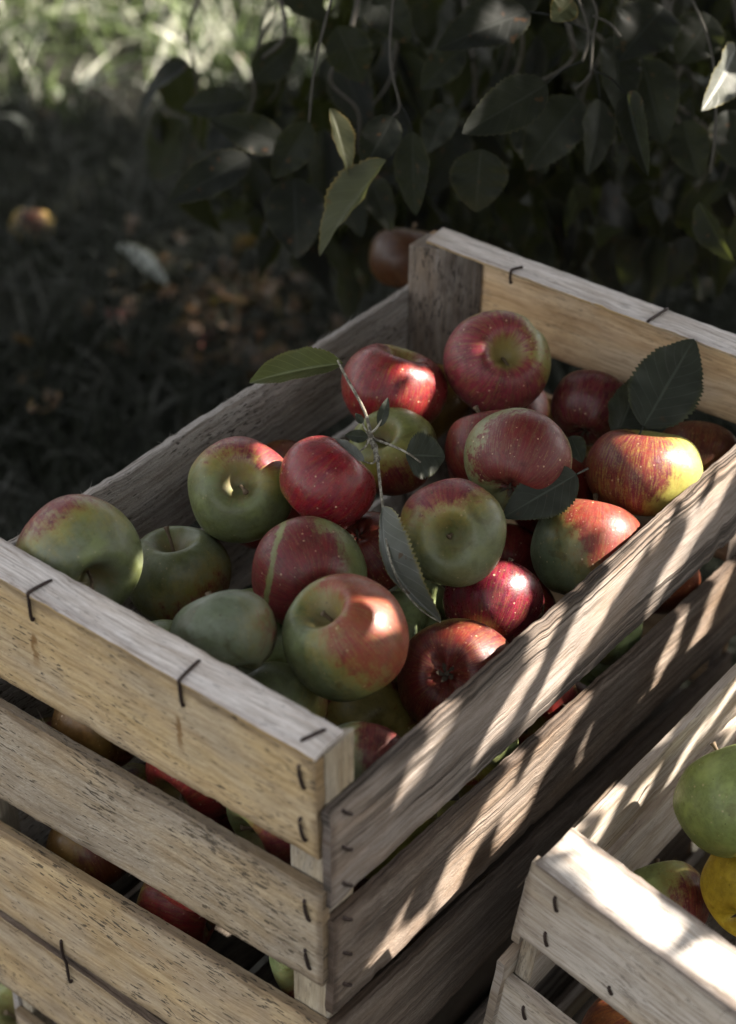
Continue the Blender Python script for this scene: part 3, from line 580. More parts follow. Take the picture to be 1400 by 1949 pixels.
def place_fill(k, loc, r, label, group):
    src = fsrc[k]
    if not used[k]: o = src; used[k] = True
    else:
        o = src.copy(); COL.objects.link(o)
        for ch in list(src.children): c = ch.copy(); COL.objects.link(c); c.parent = o
    o.location = loc; o.scale = (r / .0335,) * 3; o.rotation_euler = (rf.uniform(0, 6), rf.uniform(0, 6), rf.uniform(0, 6))
    return tag(o, label, 'apple', group)
KL = ['orange brown apple', 'green apple', 'red apple', 'yellow green apple']
ORD = ['first', 'second', 'third', 'fourth', 'fifth', 'sixth', 'seventh']; EX = {k: l for k, l in zip([a[0] for a in APP], ['the big leaning green one', 'the upright olive one', 'the green one with the open stem hollow', 'the glossy red one', 'the smooth grey green one', 'the half red half green one', 'the largest one', 'the dark red one', 'the crimson one', 'the tall dotted one', 'the olive hollow one', 'the sun bleached one', 'the dusky red one', 'the dark magenta one', 'the pink ribbed one', 'the sun patched red one', 'the olive one under the twig', 'the small wedged red one', 'the shaded brownish one', 'the small pale one', 'the hidden deep red one', 'the shadowed green one'])}
cnt = {}; seen = set(); order = sorted(range(len(FP)), key=lambda i: (FP[i, 1] if FP[i, 0] < .06 else FP[i, 0]))
for i in order:
    kd = KIND[i]
    if FP[i, 0] < .06 or FP[i, 1] < .06:
        en = FP[i, 0] < .06; gap = 'upper' if FP[i, 2] > -.18 else 'lower'; c_ = cnt.get((en, gap), 0); cnt[(en, gap)] = c_ + 1
        lab = KL[kd] + ' in the %s gap of the %s slats, %s from the corner' % (gap, 'tan end' if en else 'weathered side', ORD[c_])
    else:
        dj = np.linalg.norm(TP - FP[i], axis=1); nm_ = next((APP[j][0] for j in np.argsort(dj) if APP[j][0] not in seen), 'a1'); seen.add(nm_)
        lab = KL[kd] + ' buried in shadow under ' + EX[nm_]
    place_fill(kd, Vector((FP[i, 0], FP[i, 1], FP[i, 2] + RIM)), fr[i], lab, 'apples of the lower layers')
for (u, v, D, k, lab) in [(30, 1952, .072, 1, 'pale green apple glimpsed through the slats of the bottom crate')]:
    p = on_plane(u, v, 0, .030); place_fill(k, p, .036, lab, None)

GB = 'apples in the pale crate'
for i, (u, v, d, R, pole, end, bd, st, lab) in enumerate([
    (1410, 1522, 1.09, .0405, (-.3, -.8, -.3), 's', (.9, .3, .2), dict(t=1.0, green=(.19, .23, .06), green2=(.16, .20, .06), bloom=.12, dots=.5, pores=.9), 'big dark green apple at the right edge, in the pale crate'),
    (1262, 1722, 1.165, .0325, (-.2, -.8, -.4), 's', (.85, .2, .4), dict(t=.42, green=(.24, .29, .10), red=(.26, .05, .03), bloom=.15, dots=.5, pores=.6), 'small green apple with a red right side, behind the sunlit rail'),
    (1440, 1692, 1.12, .0365, (.5, -.6, -.5), 's', (-.3, -.9, .1), dict(t=1.3, green=(.46, .34, .03), green2=(.50, .36, .03), yellow=(.5, .33, .02), red=(.3, .09, .02), bloom=.02, dots=.3), 'golden yellow apple against the right edge, in the pale crate'),
    (1200, 1985, 1.12, .034, (.2, -.6, .3), 's', (-.3, -.6, .5), dict(t=.35, green=(.46, .33, .04), red=(.35, .12, .03), bloom=.02, dots=.3), 'yellow orange apple seen through the slat gap of the pale crate')]):
    make_apple(at(u, v, d), R * RS, camdir(*pole), end, seed=40 + i, label=lab, group=GB, b=camdir(*bd), **st)

# ------------------------------------------------------------------ leaves
def leaf_geo(mb, base, tip, width, nrm, fold=.35, curl=.15, wave=.06, nu=22, nv=8, serr=.045, seed=0, half=(1, 1), bend=None, umax=1.0):
    """one leaf blade with toothed edge; nrm = direction its upper face looks"""
    rs = random.Random(seed); base = np.array(base, float); tip = np.array(tip, float); ax = tip - base; L = np.linalg.norm(ax); a = ax / L
    n = np.array(nrm, float); n -= a * n.dot(a); n /= np.linalg.norm(n) + 1e-9; b = np.cross(a, n)
    s = np.linspace(0, 1, nu); prof = np.sin(np.pi * s ** .82) ** .75 * (1 - .18 * s); prof[0] = .03; prof[-1] = .0
    prof = prof / prof.max(); tv = np.linspace(-1, 1, 2 * nv + 1)
    ph = rs.uniform(0, 6); V = []; U = []
    bd = np.array(bend, float) if bend is not None else np.zeros(3)
    for i, si in enumerate(s):
        tooth = (1 + (serr if i % 2 else -serr) + rs.uniform(-.02, .02))
        for t in tv:
            w = width / 2 * prof[i] * t * (half[0] if t < 0 else half[1]) * (tooth if abs(t) > .99 else 1)
            hgt = abs(w) * math.tan(fold) + wave * width * math.sin(si * 9 + ph + t * 1.3) * abs(t) * prof[i] + .03 * width * math.sin(si * 26 + (0 if t > 0 else 2)) * abs(t) ** 2 * prof[i]
            cu = -curl * L * (si - .0) ** 2 + curl * L * si * .5
            p = base + ax * si + b * w * math.cos(fold) + n * (hgt + cu) + bd * math.sin(math.pi * si)
            V.append(p); U.append((t, si))
    mb.add(np.array(V), grid_faces(nu, 2 * nv + 1), U)
def petiole(mb, pts, r=.0007): tube(mb, spline(pts, 5), [r * 1.25] + [r] * (len(spline(pts, 5)) - 2) + [r * .8], 5, U=.01)

# --- sun-plane bookkeeping: which shafts of light the tree lets through
S3 = np.array(SUN); E1 = np.cross(S3, [0, 0, 1]); E1 /= np.linalg.norm(E1); E2 = np.cross(E1, S3)
CELL = .006; A0, B0 = -4.6, -3.0; NG = 940
def sp(P): P = np.atleast_2d(np.array(P, float)); return np.stack([P @ E1, P @ E2], 1)
hole = np.zeros((NG, NG), bool); need = np.zeros((NG, NG), bool); cov = np.zeros((NG, NG), np.uint8)
GX, GY = np.meshgrid(A0 + (np.arange(NG) + .5) * CELL, B0 + (np.arange(NG) + .5) * CELL, indexing='ij')
def shaft(Pa, Pb, ra, rb=None):
    rb = ra if rb is None else rb; a = sp(Pa)[0]; b = sp(Pb)[0]; d = b - a; l2 = max(d.dot(d), 1e-9)
    R = max(ra, rb) + CELL; lo = np.minimum(a, b) - R; hi = np.maximum(a, b) + R
    i0, j0 = np.clip(((lo - [A0, B0]) / CELL).astype(int), 0, NG - 1); i1, j1 = np.clip(((hi - [A0, B0]) / CELL).astype(int) + 2, 0, NG)
    x = GX[i0:i1, j0:j1]; y = GY[i0:i1, j0:j1]; t = np.clip(((x - a[0]) * d[0] + (y - a[1]) * d[1]) / l2, 0, 1)
    dist = np.hypot(x - a[0] - t * d[0], y - a[1] - t * d[1]); hole[i0:i1, j0:j1] |= dist < ra + (rb - ra) * t
YS = -.0072
for (u0, v0, u1, v1, r0, r1) in [  # light on the weathered side boards
    (1395, 875, 1250, 1130, .009, .005), (1215, 1045, 1085, 1225, .005, .009), (1150, 1130, 1015, 1375, .011, .007), (1015, 1270, 925, 1425, .005, .003), (848, 1375, 775, 1490, .005, .003),
    (1078, 1375, 985, 1530, .009, .010), (1030, 1440, 985, 1570, .008, .003), (958, 1505, 880, 1640, .007, .008), (870, 1650, 848, 1745, .008, .003), (1089, 1485, 1052, 1545, .0022, .0018), (1272, 1248, 1236, 1322, .0035, .0016), (1207, 1365, 1190, 1398, .002, .0015),
    (1400, 1045, 1325, 1225, .009, .004), (1296, 1185, 1262, 1248, .003, .002), (1183, 1443, 1118, 1570, .0045, .003), (1122, 1508, 1098, 1545, .003, .002), (1014, 1610, 988, 1665, .002, .0015), (842, 1783, 800, 1830, .004, .002)]:
    shaft(on_plane(u0, v0, 1, YS), on_plane(u1, v1, 1, YS), r0 * 1.3 + .0006, r1 * 1.3 + .0006)
def on_apple(k, u, v):
    c, r = apples[k]; d = Vector(ray(u, v)); o = Vector(CP); oc = o - c; A = d.dot(d); B = 2 * d.dot(oc); Cc = oc.dot(oc) - r * r; q = B * B - 4 * A * Cc
    t = (-B - math.sqrt(max(q, 0))) / (2 * A); return o + d * t
for (k, u0, v0, u1, v1, r0, r1) in [('a12', 1225, 835, 1315, 895, .010, .018), ('a12', 1262, 858, 1300, 915, .015, .010), ('a10', 1105, 960, 1210, 1005, .008, .012), ('a10', 1170, 985, 1190, 1030, .012, .007), ('a8', 915, 1200, 965, 1235, .010, .014),
    ('a9', 942, 1080, 966, 1180, .0045, .006), ('a7', 702, 1135, 735, 1175, .003, .0045), ('a16', 770, 698, 818, 728, .004, .0055), ('a16', 800, 742, 806, 770, .0055, .0055), ('a3', 505, 855, 550, 885, .004, .007), ('a18', 690, 1022, 705, 1035, .003, .002), ('a1', 266, 1080, 240, 1140, .0025, .0016), ('a2', 345, 1003, 370, 1000, .003, .003)]:
    shaft(on_apple(k, u0, v0), on_apple(k, u1, v1), r0, r1)
shaft(b_pt(.012, .19, 0), b_pt(.008, -.02, 0), .008, .020); shaft(b_pt(.004, .265, 0), b_pt(.004, .22, 0), .004, .006); shaft(b_pt(.022, .298, 0), b_pt(.05, .30, -.02), .008, .003); shaft(b_pt(.018, .24, 0), b_pt(.010, .285, 0), .0035, .003)
# glints on the hanging leaves
for (u, v, d, u1, v1, r) in [(985, 30, 1.35, 930, 45, .007), (990, 60, 1.35, 950, 55, .004), (893, 225, 1.27, 888, 250, .004), (1208, 190, 1.32, 1232, 325, .0055), (748, 250, 1.33, 738, 285, .0035), (1340, 140, 1.32, 1375, 160, .007), (565, 205, 1.46, 568, 210, .008),
    (1372, 225, 1.46, 1378, 235, .007), (842, 405, 1.4, 838, 425, .006), (615, 400, 1.31, 640, 390, .006), (640, 225, 1.31, 650, 300, .0035), (875, 300, 1.37, 880, 300, .004), (1350, 40, 1.44, 1352, 42, .005), (1305, 5, 1.42, 1306, 8, .005), (780, 38, 1.45, 784, 44, .006), (965, 380, 1.5, 985, 395, .004), (700, 320, 1.3, 690, 350, .003), (1385, 470, 1.42, 1398, 492, .006), (600, 115, 1.5, 604, 125, .006), (400, 176, 1.5, 385, 178, .003)]:
    shaft(at(u, v, d), at(u1, v1, d), r)
shaft(at(1330, 1690, 1.14), at(1320, 1730, 1.14), .010); shaft(at(1400, 1700, 1.11), at(1440, 1780, 1.11), .022); shaft(at(1400, 1430, 1.09), at(1440, 1430, 1.09), .012)         # the pale crate stands in the open
# open meadow beyond the tree's shade (upper left)
gr = np.random.default_rng(5)
for _ in range(130):
    u = gr.uniform(-60, 600); v = gr.uniform(-120, 205)
    lim = 195 - max(0, u - 330) * .50 - (20 if u < 250 and v > 120 else 0) + 18 * math.sin(u * .045)
    if v < lim:
        p = on_plane(u, v, 2, .03); q = on_plane(u + gr.uniform(-60, 60), v + gr.uniform(-14, 14), 2, .03); shaft(p, q, gr.uniform(.006, .034))
for (u, v, r) in [(270, 500, .02), (300, 530, .012), (225, 610, .008), (412, 590, .012), (62, 430, .010), (205, 330, .01), (430, 470, .006), (440, 640, .006), (380, 640, .008), (350, 600, .005), (470, 690, .006), (520, 610, .005), (110, 560, .004), (30, 350, .006), (120, 380, .005), (205, 340, .006), (230, 350, .004), (60, 620, .004), (330, 130, .02), (240, 175, .012), (265, 150, .014), (150, 215, .007)]: p = on_plane(u, v, 2, .04); shaft(p, p, r)
# surfaces that stand in the tree's shade
def needpts(P):
    q = sp(P); i = ((q[:, 0] - A0) / CELL).astype(int); j = ((q[:, 1] - B0) / CELL).astype(int); ok = (i > 0) & (i < NG) & (j > 0) & (j < NG); need[i[ok], j[ok]] = True
r_ = RNG
Pn = r_.uniform([-.03, -.02, RIM - .20], [.53, .33, RIM + .05], (60000, 3)); needpts(Pn)
Qn = r_.uniform([.0, .0, -.14], [.40, .31, .01], (40000, 3)); Qn = (Qn - [0, .30, 0]) @ np.array(BR).T + np.array(BT); needpts(Qn); Pn = np.concatenate([Pn, Qn])
uu = r_.uniform(-80, 1480, 160000); vv = r_.uniform(-250, 1000, 160000)
dirs = (np.stack([(uu - 700) / FPX, (vv - 974.5) / FPX, np.ones_like(uu)], 1)) @ CR; tt = (0.03 - CP[2]) / dirs[:, 2]
lim_ok = (tt > 0) & (tt < 4.2) & ~((uu < 620) & (vv < 150)); needpts((CP + dirs * tt[:, None])[lim_ok])
tt = r_.uniform(1.25, 2.3, len(uu)); sel = (uu > 330) & (vv < 480); needpts((CP + dirs * tt[:, None])[sel])
for _ in range(2):
    need = need | np.roll(need, 1, 0) | np.roll(need, -1, 0) | np.roll(need, 1, 1) | np.roll(need, -1, 1)
needc_ = sp(Pn); needc = np.zeros_like(need); needc[((needc_[:, 0] - A0) / CELL).astype(int), ((needc_[:, 1] - B0) / CELL).astype(int)] = True
need &= ~hole

LEAFP = lambda s: np.sin(np.pi * s ** .82) ** .75 * (1 - .18 * s)
def footprint(base, tip, width, n):
    a = tip - base; L = np.linalg.norm(a); au = a / L; b = np.cross(au, n)
    s = np.linspace(.03, .97, 15); t = np.linspace(-1, 1, 9); S_, T_ = np.meshgrid(s, t, indexing='ij')
    P = base + a * S_[..., None] + b * (width / 2 * LEAFP(S_) * T_)[..., None]
    q = sp(P.reshape(-1, 3)); i = ((q[:, 0] - A0) / CELL).astype(int); j = ((q[:, 1] - B0) / CELL).astype(int)
    return np.clip(i, 0, NG - 1), np.clip(j, 0, NG - 1)
def in_view(P, m=60):
    u, v, z = pix(P); return ((z > 0) & (u > -m) & (u < 1400 + m) & (v > -m) & (v < 1949 + m)).any()
crown = MB(); rl = np.random.default_rng(21); nleaf = 0
def try_leaf(c, L, wd, zc, maxhole=0.0, tilt=.55):
    """leaf whose shadow falls near sun-plane cell c, hung at height zc"""
    ab = np.array([A0 + c[0] * CELL, B0 + c[1] * CELL]); P0 = E1 * ab[0] + E2 * ab[1]; P = P0 + S3 * ((zc - P0[2]) / S3[2])
    n = S3 + rl.normal(0, tilt, 3); n /= np.linalg.norm(n); a = np.cross(n, rl.normal(0, 1, 3)); a /= np.linalg.norm(a)
    if a[2] > .2: a = -a
    b0 = P - a * L / 2; b1 = P + a * L / 2; fi, fj = footprint(b0, b1, wd, n)
    if hole[fi, fj].mean() > maxhole: return False
    if in_view(np.array([P, b0, b1])): return False
    cov[fi, fj] = np.minimum(cov[fi, fj] + 1, 200)
    leaf_geo(crown, b0, b1, wd, n, fold=rl.uniform(.05, .3), curl=rl.uniform(0, .2), nu=9, nv=2, serr=.03, seed=int(rl.integers(1e6)))
    return True
for (ln, lx, tries, goal, mh) in ((.085, .06, 2600, 2, 0.0), (.07, .045, 5200, 2, 0.0), (.05, .032, 5000, 1, 0.0), (.032, .020, 6000, 1, .02), (.02, .012, 7000, 1, .04)):
    todo = np.argwhere(need & (cov < goal))
    for _ in range(tries):
        if len(todo) < 30: break
        c = todo[rl.integers(len(todo))]
        if cov[c[0], c[1]] >= goal:
            if _ % 400 == 399: todo = np.argwhere(need & (cov < goal))
            continue
        c = c + rl.integers(-3, 4, 2)
        c = np.clip(c, 0, NG - 1); zc = rl.uniform(.98, 1.35) if needc[c[0], c[1]] else rl.uniform(1.48, 2.15)
        if try_leaf(c, ln * rl.uniform(.8, 1.15), lx * rl.uniform(.85, 1.15), zc, mh): nleaf += 1
print('crown leaves', nleaf, 'uncovered', float((need & (cov < 1)).sum() / need.sum()))

# --- extra unseen crown leaves, added overhead to keep the sky off crates and grass
for _ in range(11500):
    if _ < 4400: P = np.array([rl.uniform(.3, 3.2), rl.uniform(-.3, 3.0), rl.uniform(1.5, 2.5)])
    else: P = np.array([rl.uniform(-.30, 1.4), rl.uniform(-1.2, 1.0), rl.uniform(1.70, 2.4)])
    L = rl.uniform(.06, .095); wd = L * .68; n = rl.normal(0, .5, 3) + [0, 0, 1]; n /= np.linalg.norm(n); a = np.cross(n, rl.normal(0, 1, 3)); a /= np.linalg.norm(a)
    fi, fj = footprint(P, P + a * L, wd, n)
    if hole[fi, fj].any() or in_view(np.array([P, P + a * L])): continue
    leaf_geo(crown, P, P + a * L, wd, n, nu=8, nv=2, seed=_)

for _ in range(4200):  # added off-frame wall of leaves, blocks sky light from the right
    P = np.array([rl.uniform(-1.9, 3.0), rl.uniform(-2.3, -1.25), rl.uniform(.15, 2.6) ** 1.0])
    L = rl.uniform(.08, .125); wd = L * .7; n = rl.normal(0, .45, 3) + [0, .8, .5]; n /= np.linalg.norm(n); a = np.cross(n, rl.normal(0, 1, 3)); a /= np.linalg.norm(a)
    fi, fj = footprint(P, P + a * L, wd, n)
    if hole[fi, fj].any() or in_view(np.array([P, P + a * L])): continue
    leaf_geo(crown, P, P + a * L, wd, n, nu=7, nv=1, seed=_)

# --- the curtain of leaves hanging behind the crate (in view)
n_c = 0
for _ in range(5200):
    u = rl.uniform(300, 1500); v = rl.uniform(-160, 560); d = rl.uniform(1.62, 2.5)
    if v > 500 - max(0, 560 - u) * .9 - 60 * rl.random(): continue
    if u < 620 and v < 190 - (u - 330) * .35 and rl.random() < .93: continue
    if n_c > 720: break
    base = np.array(at(u, v, d)); L = rl.uniform(.035, .098); wd = L * rl.uniform(.42, .70)
    a = np.array([rl.normal(0, .5), rl.normal(0, .5), -1.0]); a /= np.linalg.norm(a); n = -CR[2] * rl.uniform(.0, 1) + rl.normal(0, .75, 3) + np.array([0, 0, .4]); n -= a * n.dot(a); n /= np.linalg.norm(n)
    fi, fj = footprint(base, base + a * L, wd, n)
    if hole[fi, fj].mean() > .03 or base[2] < .12: continue
    leaf_geo(crown, base, base + a * L, wd, n, fold=rl.uniform(.05, .8), curl=rl.uniform(-.1, .5), wave=rl.uniform(.05, .16), nu=13, nv=3, seed=int(rl.integers(1e6))); n_c += 1
    cov[fi, fj] = np.minimum(cov[fi, fj] + 1, 200)

# --- the near leaves one can tell apart
TD = lambda u, v, d: np.array(at(u, v, d))
hero = MB(); yel = MB(); gry = MB(); twigs = MB()
def H(bu, bv, tu, tv_, w, d0=1.34, d1=None, roll=0., fold=.25, curl=.1, mb=None, seed=0, pet=None, half=(1, 1), up=1):
    d1 = d0 if d1 is None else d1; b = TD(bu, bv, d0); t = TD(tu, tv_, d1); a = (t - b) / np.linalg.norm(t - b)
    n = -CR[2] * up; n = n - a * n.dot(a); n /= np.linalg.norm(n); s_ = np.cross(a, n); n = n * math.cos(roll) + s_ * math.sin(roll)
    leaf_geo(mb or hero, b, t, w * (d0 + d1) / 2 / FPX / max(.35, abs(math.cos(roll))), n, fold=fold, curl=curl, seed=seed + int(bu), nu=34, nv=6, half=half)
    if pet: petiole(mb or hero, [TD(pet[0], pet[1], pet[2] if len(pet) > 2 else d0), (TD(pet[0], pet[1], d0) + b) / 2 + np.array([0, 0, .003]), b], .0008)
H(1005, 22, 832, 88, 105, 1.36, 1.33, roll=.2, pet=(1120, 60)); H(1040, 160, 884, 252, 98, 1.30, 1.27, roll=-.25, fold=.12, pet=(1108, 118))
H(1192, 180, 1230, 332, 62, 1.32, 1.29, roll=.5, fold=.7, pet=(1136, 136), half=(1.5, .9)); H(915, 284, 905, 405, 112, 1.36, 1.38, fold=.1)
H(1105, 190, 1000, 322, 118, 1.42, 1.42, roll=.3); H(1142, 190, 1122, 332, 66, 1.40, 1.38, roll=-.5, pet=(1130, 120)); H(1222, 110, 1262, 272, 112, 1.44, 1.42, roll=.2)
H(1172, 70, 1180, 215, 90, 1.42, 1.4, roll=-.3); H(735, 305, 600, 484, 62, 1.30, 1.33, roll=.75, fold=.5, mb=yel, half=(.8, 1.3)); H(628, 206, 668, 335, 46, 1.31, 1.31, roll=-.6, fold=.5, mb=yel)
H(748, 222, 690, 325, 78, 1.33, 1.32, roll=.1); H(785, 250, 788, 412, 66, 1.36, 1.38, roll=.4, pet=(760, 200)); H(475, 300, 318, 384, 86, 1.48, 1.46, roll=.2, pet=(560, 310)); H(545, 278, 400, 226, 76, 1.5, 1.48)
H(588, 232, 520, 342, 72, 1.46, 1.48, roll=-.3); H(560, 340, 565, 490, 118, 1.52, 1.5, fold=.1); H(470, 190, 345, 205, 66, 1.55, 1.55); H(480, 150, 568, 72, 70, 1.6, 1.6, roll=.4)
H(1400, 92, 1342, 208, 86, 1.34, 1.30, roll=-.5, fold=.5, mb=gry, seed=3); H(1262, 14, 1178, 112, 130, 1.42, 1.40, roll=.2); H(1352, 30, 1292, 122, 104, 1.44, 1.44); H(642, 50, 690, 158, 92, 1.42, 1.44); H(1030, -20, 890, 30, 90, 1.40, 1.4)
H(1090, 0, 1050, 40, 60, 1.3, 1.3, mb=yel); H(880, 90, 800, 170, 70, 1.5, 1.5); H(700, -20, 780, 80, 90, 1.48, 1.48); H(1330, 385, 1392, 500, 42, 1.42, 1.42, roll=.9, fold=.5); H(860, 200, 810, 290, 70, 1.5, 1.5, roll=.4); H(985, 215, 1040, 330, 80, 1.5, 1.5)
H(1385, 210, 1400, 320, 90, 1.46, 1.46); H(1300, 230, 1330, 340, 80, 1.5, 1.5, roll=.3); H(640, 330, 690, 450, 70, 1.46, 1.46, roll=-.2); H(700, 330, 745, 440, 60, 1.5, 1.5)
twl = []
for pts in ([(1105, -40), (1135, 20), (1128, 75), (1124, 140)], [(1090, -30), (1120, 60), (1108, 118)], [(1124, 140), (1112, 155), (1095, 170)], [(1300, -40), (1352, 90), (1362, 230), (1352, 330)], [(750, -30), (742, 110), (760, 200), (748, 222)], [(640, -40), (600, 120), (588, 232)], [(1180, 70), (1160, 45), (1128, 30)]):
    tw1 = MB(); tube(tw1, spline([TD(u, v, 1.345) for u, v in pts], 6), .0010, 6); twl.append(tw1)

for _ in range(22):
    u = rl.uniform(380, 1400); d = rl.uniform(1.45, 2.0); tw1 = MB(); v = rl.uniform(-60, 60); P_ = [TD(u, v - 80, d)]
    for k in range(4): u += rl.normal(0, 38); v += rl.uniform(40, 110); P_.append(TD(u, v, d + .03 * k))
    tube(tw1, spline(P_, 5), list(np.linspace(.0024, .0008, 21)), 6); twl.append(tw1)
# trunk and limbs of the tree (to the right, out of frame) from which all this hangs
bark = N('apple_bark'); o_ = bark.coord('Object'); bn = bark.noise(bark.vmath('MULTIPLY', o_, (30, 30, 8)), 1, 5, .7, .6)
bark.put(bark.b.inputs['Base Color'], bark.mix(bark.ramp(bn, .3, .7), (.045, .036, .028), (.16, .14, .115))); bark.b.inputs['Roughness'].default_value = .9; bark.bump(bn, .8, .01)
tree = tag(empty('apple_tree', (2.35, -.55, 0)), 'dark apple tree whose leafy branches hang down behind the crates and shade them', 'tree')
def tb(name, paths, mat):
    mb = MB()
    for pts, r0, r1 in paths: sp_ = spline(pts, 8); tube(mb, sp_, list(np.linspace(r0, r1, len(sp_))), 10)
    o = mb.build(name, mat, None, loc=(2.35, -.55, 0)); o.parent = tree; o.location = (0, 0, 0); return o
tb('trunk', [([(2.35, -.55, -.15), (2.33, -.52, .5), (2.25, -.5, 1.1), (2.18, -.45, 1.6)], .11, .075)], bark.m)
for k, pts in enumerate([[(2.2, -.46, 1.5), (1.8, -.2, 2.0), (1.4, .2, 2.12), (1.1, .7, 1.9)], [(2.2, -.46, 1.55), (1.9, -.7, 2.05), (1.3, -.65, 2.15), (.8, -.45, 2.12)], [(2.2, -.46, 1.45), (2.0, .1, 1.9), (1.9, .9, 1.95), (1.6, 1.5, 1.7)],
        [(1.5, .15, 2.05), (1.35, .35, 1.75), (1.15, .35, 1.35), (1.02, .33, 1.02), (.98, .36, .85)], [(1.9, .6, 1.9), (1.5, .8, 1.6), (1.25, .85, 1.2), (1.1, .88, .8)], [(2.2, -.46, 1.6), (2.6, .1, 2.1), (3.0, .7, 2.1)]]):
    tb('branch', [(pts, .035 if k < 3 else .014, .010 if k < 3 else .004)], bark.m)
def finish(mb, name, mat):
    o = mb.build(name, mat, None, loc=(2.35, -.55, 0)); o.parent = tree; o.location = (0, 0, 0); return o
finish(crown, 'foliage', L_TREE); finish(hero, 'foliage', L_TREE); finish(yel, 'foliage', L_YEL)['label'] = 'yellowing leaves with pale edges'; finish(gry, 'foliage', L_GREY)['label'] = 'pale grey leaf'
tw_m = N('green_twig'); tw_m.put(tw_m.b.inputs['Base Color'], tw_m.mix(tw_m.noise(tw_m.coord('Object'), 200, 3), (.10, .12, .06), (.22, .23, .13))); tw_m.b.inputs['Roughness'].default_value = .55
tw_d = N('dark_twig_bark'); tw_d.put(tw_d.b.inputs['Base Color'], tw_d.mix(tw_d.noise(tw_d.coord('Object'), 200, 3), (.022, .018, .015), (.06, .055, .04))); tw_d.b.inputs['Roughness'].default_value = .8
for q_ in twl: finish(q_, 'twig', tw_d.m)

# --- twig with leaves lying on the heap
J = TD(704, 832, 1.135)
tw = tag(empty('apple_twig', J), 'thin pale twig with toothed leaves lying across the top of the apple heap', 'twig')
def sub(mb, name, mat, par): o = mb.build(name, mat, None, loc=tuple(J)); o.parent = par; o.location = (0, 0, 0); return o
def LF(bu, bv, tu, tv_, w, d0, d1, mat, roll=0., fold=.2, curl=.1, half=(1, 1), parent=tw, seed=1, single=None, lab=None, serr=.045, up=1, bend=None):
    mb = MB(); b = TD(bu, bv, d0); t = TD(tu, tv_, d1); a = (t - b) / np.linalg.norm(t - b); n = -CR[2] * up; n = n - a * n.dot(a); n /= np.linalg.norm(n); s_ = np.cross(a, n); n = n * math.cos(roll) + s_ * math.sin(roll)
    leaf_geo(mb, b, t, w * (d0 + d1) / 2 / FPX, n, fold=fold, curl=curl, seed=seed, nu=52, nv=8, half=half, serr=serr, bend=bend)
    if single is not None:
        if single: petiole(mb, [TD(single[0], single[1], single[2]), b], .0008)
        o = mb.build('apple_leaf', mat, None, loc=tuple(b)); return tag(o, lab, 'leaf')
    return sub(mb, 'leaf', mat, parent)
st = MB()
petw = lambda pts, r0, r1: tube(st, spline([TD(*p) for p in pts], 8), list(np.linspace(r0, r1, (len(pts) - 1) * 8 + 1)), 7)
petw([(640, 680, 1.150), (655, 712, 1.145), (690, 775, 1.142), (703, 815, 1.137), (704, 832, 1.135)], .0008, .0014)
petw([(704, 832, 1.135), (708, 842, 1.131), (714, 852, 1.127), (715, 862, 1.122), (718, 875, 1.115)], .0021, .0016)
petw([(718, 872, 1.115), (724, 930, 1.092), (731, 985, 1.073), (741, 1060, 1.064), (765, 1118, 1.062), (800, 1160, 1.060), (838, 1185, 1.060)], .0011, .0004)
petw([(706, 834, 1.135), (745, 848, 1.120), (775, 862, 1.110), (800, 880, 1.108)], .0010, .0006)
petw([(704, 832, 1.120), (695, 850, 1.118), (680, 862, 1.115)], .0008, .0006); petw([(718, 872, 1.108), (708, 882, 1.106), (690, 878, 1.106)], .0007, .0005)
petw([(703, 826, 1.120), (716, 815, 1.120), (728, 795, 1.122)], .0009, .0006); petw([(703, 828, 1.120), (694, 815, 1.122), (690, 805, 1.122)], .0007, .0005)
for (u, v, d, r) in [(704, 832, 1.134, .0026), (700, 826, 1.135, .0019), (712, 850, 1.127, .0022), (717, 872, 1.115, .0024), (709, 838, 1.133, .0021)]:
    c_ = at(u, v, d); tube(st, [c_ - Vector((0, 0, r)), c_ - Vector((0, 0, r * .5)), c_ + Vector((0, 0, r * .5)), c_ + Vector((0, 0, r))], [r * .4, r, r * .9, r * .3], 7)
tw_k = N('knobbly_twig'); o_ = tw_k.coord('Object'); kn = tw_k.noise(o_, 260, 4, .7)
tw_k.put(tw_k.b.inputs['Base Color'], tw_k.mix(tw_k.ramp(kn, .42, .6), (.10, .085, .06), (.30, .28, .22))); tw_k.b.inputs['Roughness'].default_value = .7; tw_k.bump(kn, .9, .0015)
sub(st, 'stem', tw_k.m, tw)
LF(652, 692, 466, 722, 84, 1.150, 1.165, L_OLIVE, roll=.25, fold=.7, curl=.25, half=(.9, 1.0), seed=2)
LF(728, 965, 838, 1184, 104, 1.070, 1.062, L_GREY, roll=.2, fold=.45, curl=.05, half=(1.2, .25), seed=3, serr=.06, bend=-CR[0] * .0115 + CR[1] * .002)
LF(772, 866, 848, 868, 92, 1.110, 1.116, L_CRATE, roll=-.2, fold=.12, curl=.1, seed=4, serr=.07)
LF(722, 812, 738, 756, 24, 1.121, 1.122, L_CRATE, fold=.4, seed=5, serr=.12); LF(700, 832, 656, 828, 28, 1.119, 1.120, L_CRATE, fold=.4, seed=6, serr=.1); LF(692, 878, 612, 828, 34, 1.100, 1.125, L_GREY, roll=.5, fold=.25, seed=7)
LF(690, 806, 676, 786, 16, 1.122, 1.122, L_CRATE, fold=.3, seed=8)
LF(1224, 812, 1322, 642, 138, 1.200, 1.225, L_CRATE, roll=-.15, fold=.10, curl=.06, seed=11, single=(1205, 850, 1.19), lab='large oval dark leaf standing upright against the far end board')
LF(1168, 838, 1222, 712, 96, 1.215, 1.235, L_CRATE, roll=.4, fold=.25, curl=.1, seed=12, single=(1148, 870, 1.21), lab='dark leaf leaning over the dark magenta apple')
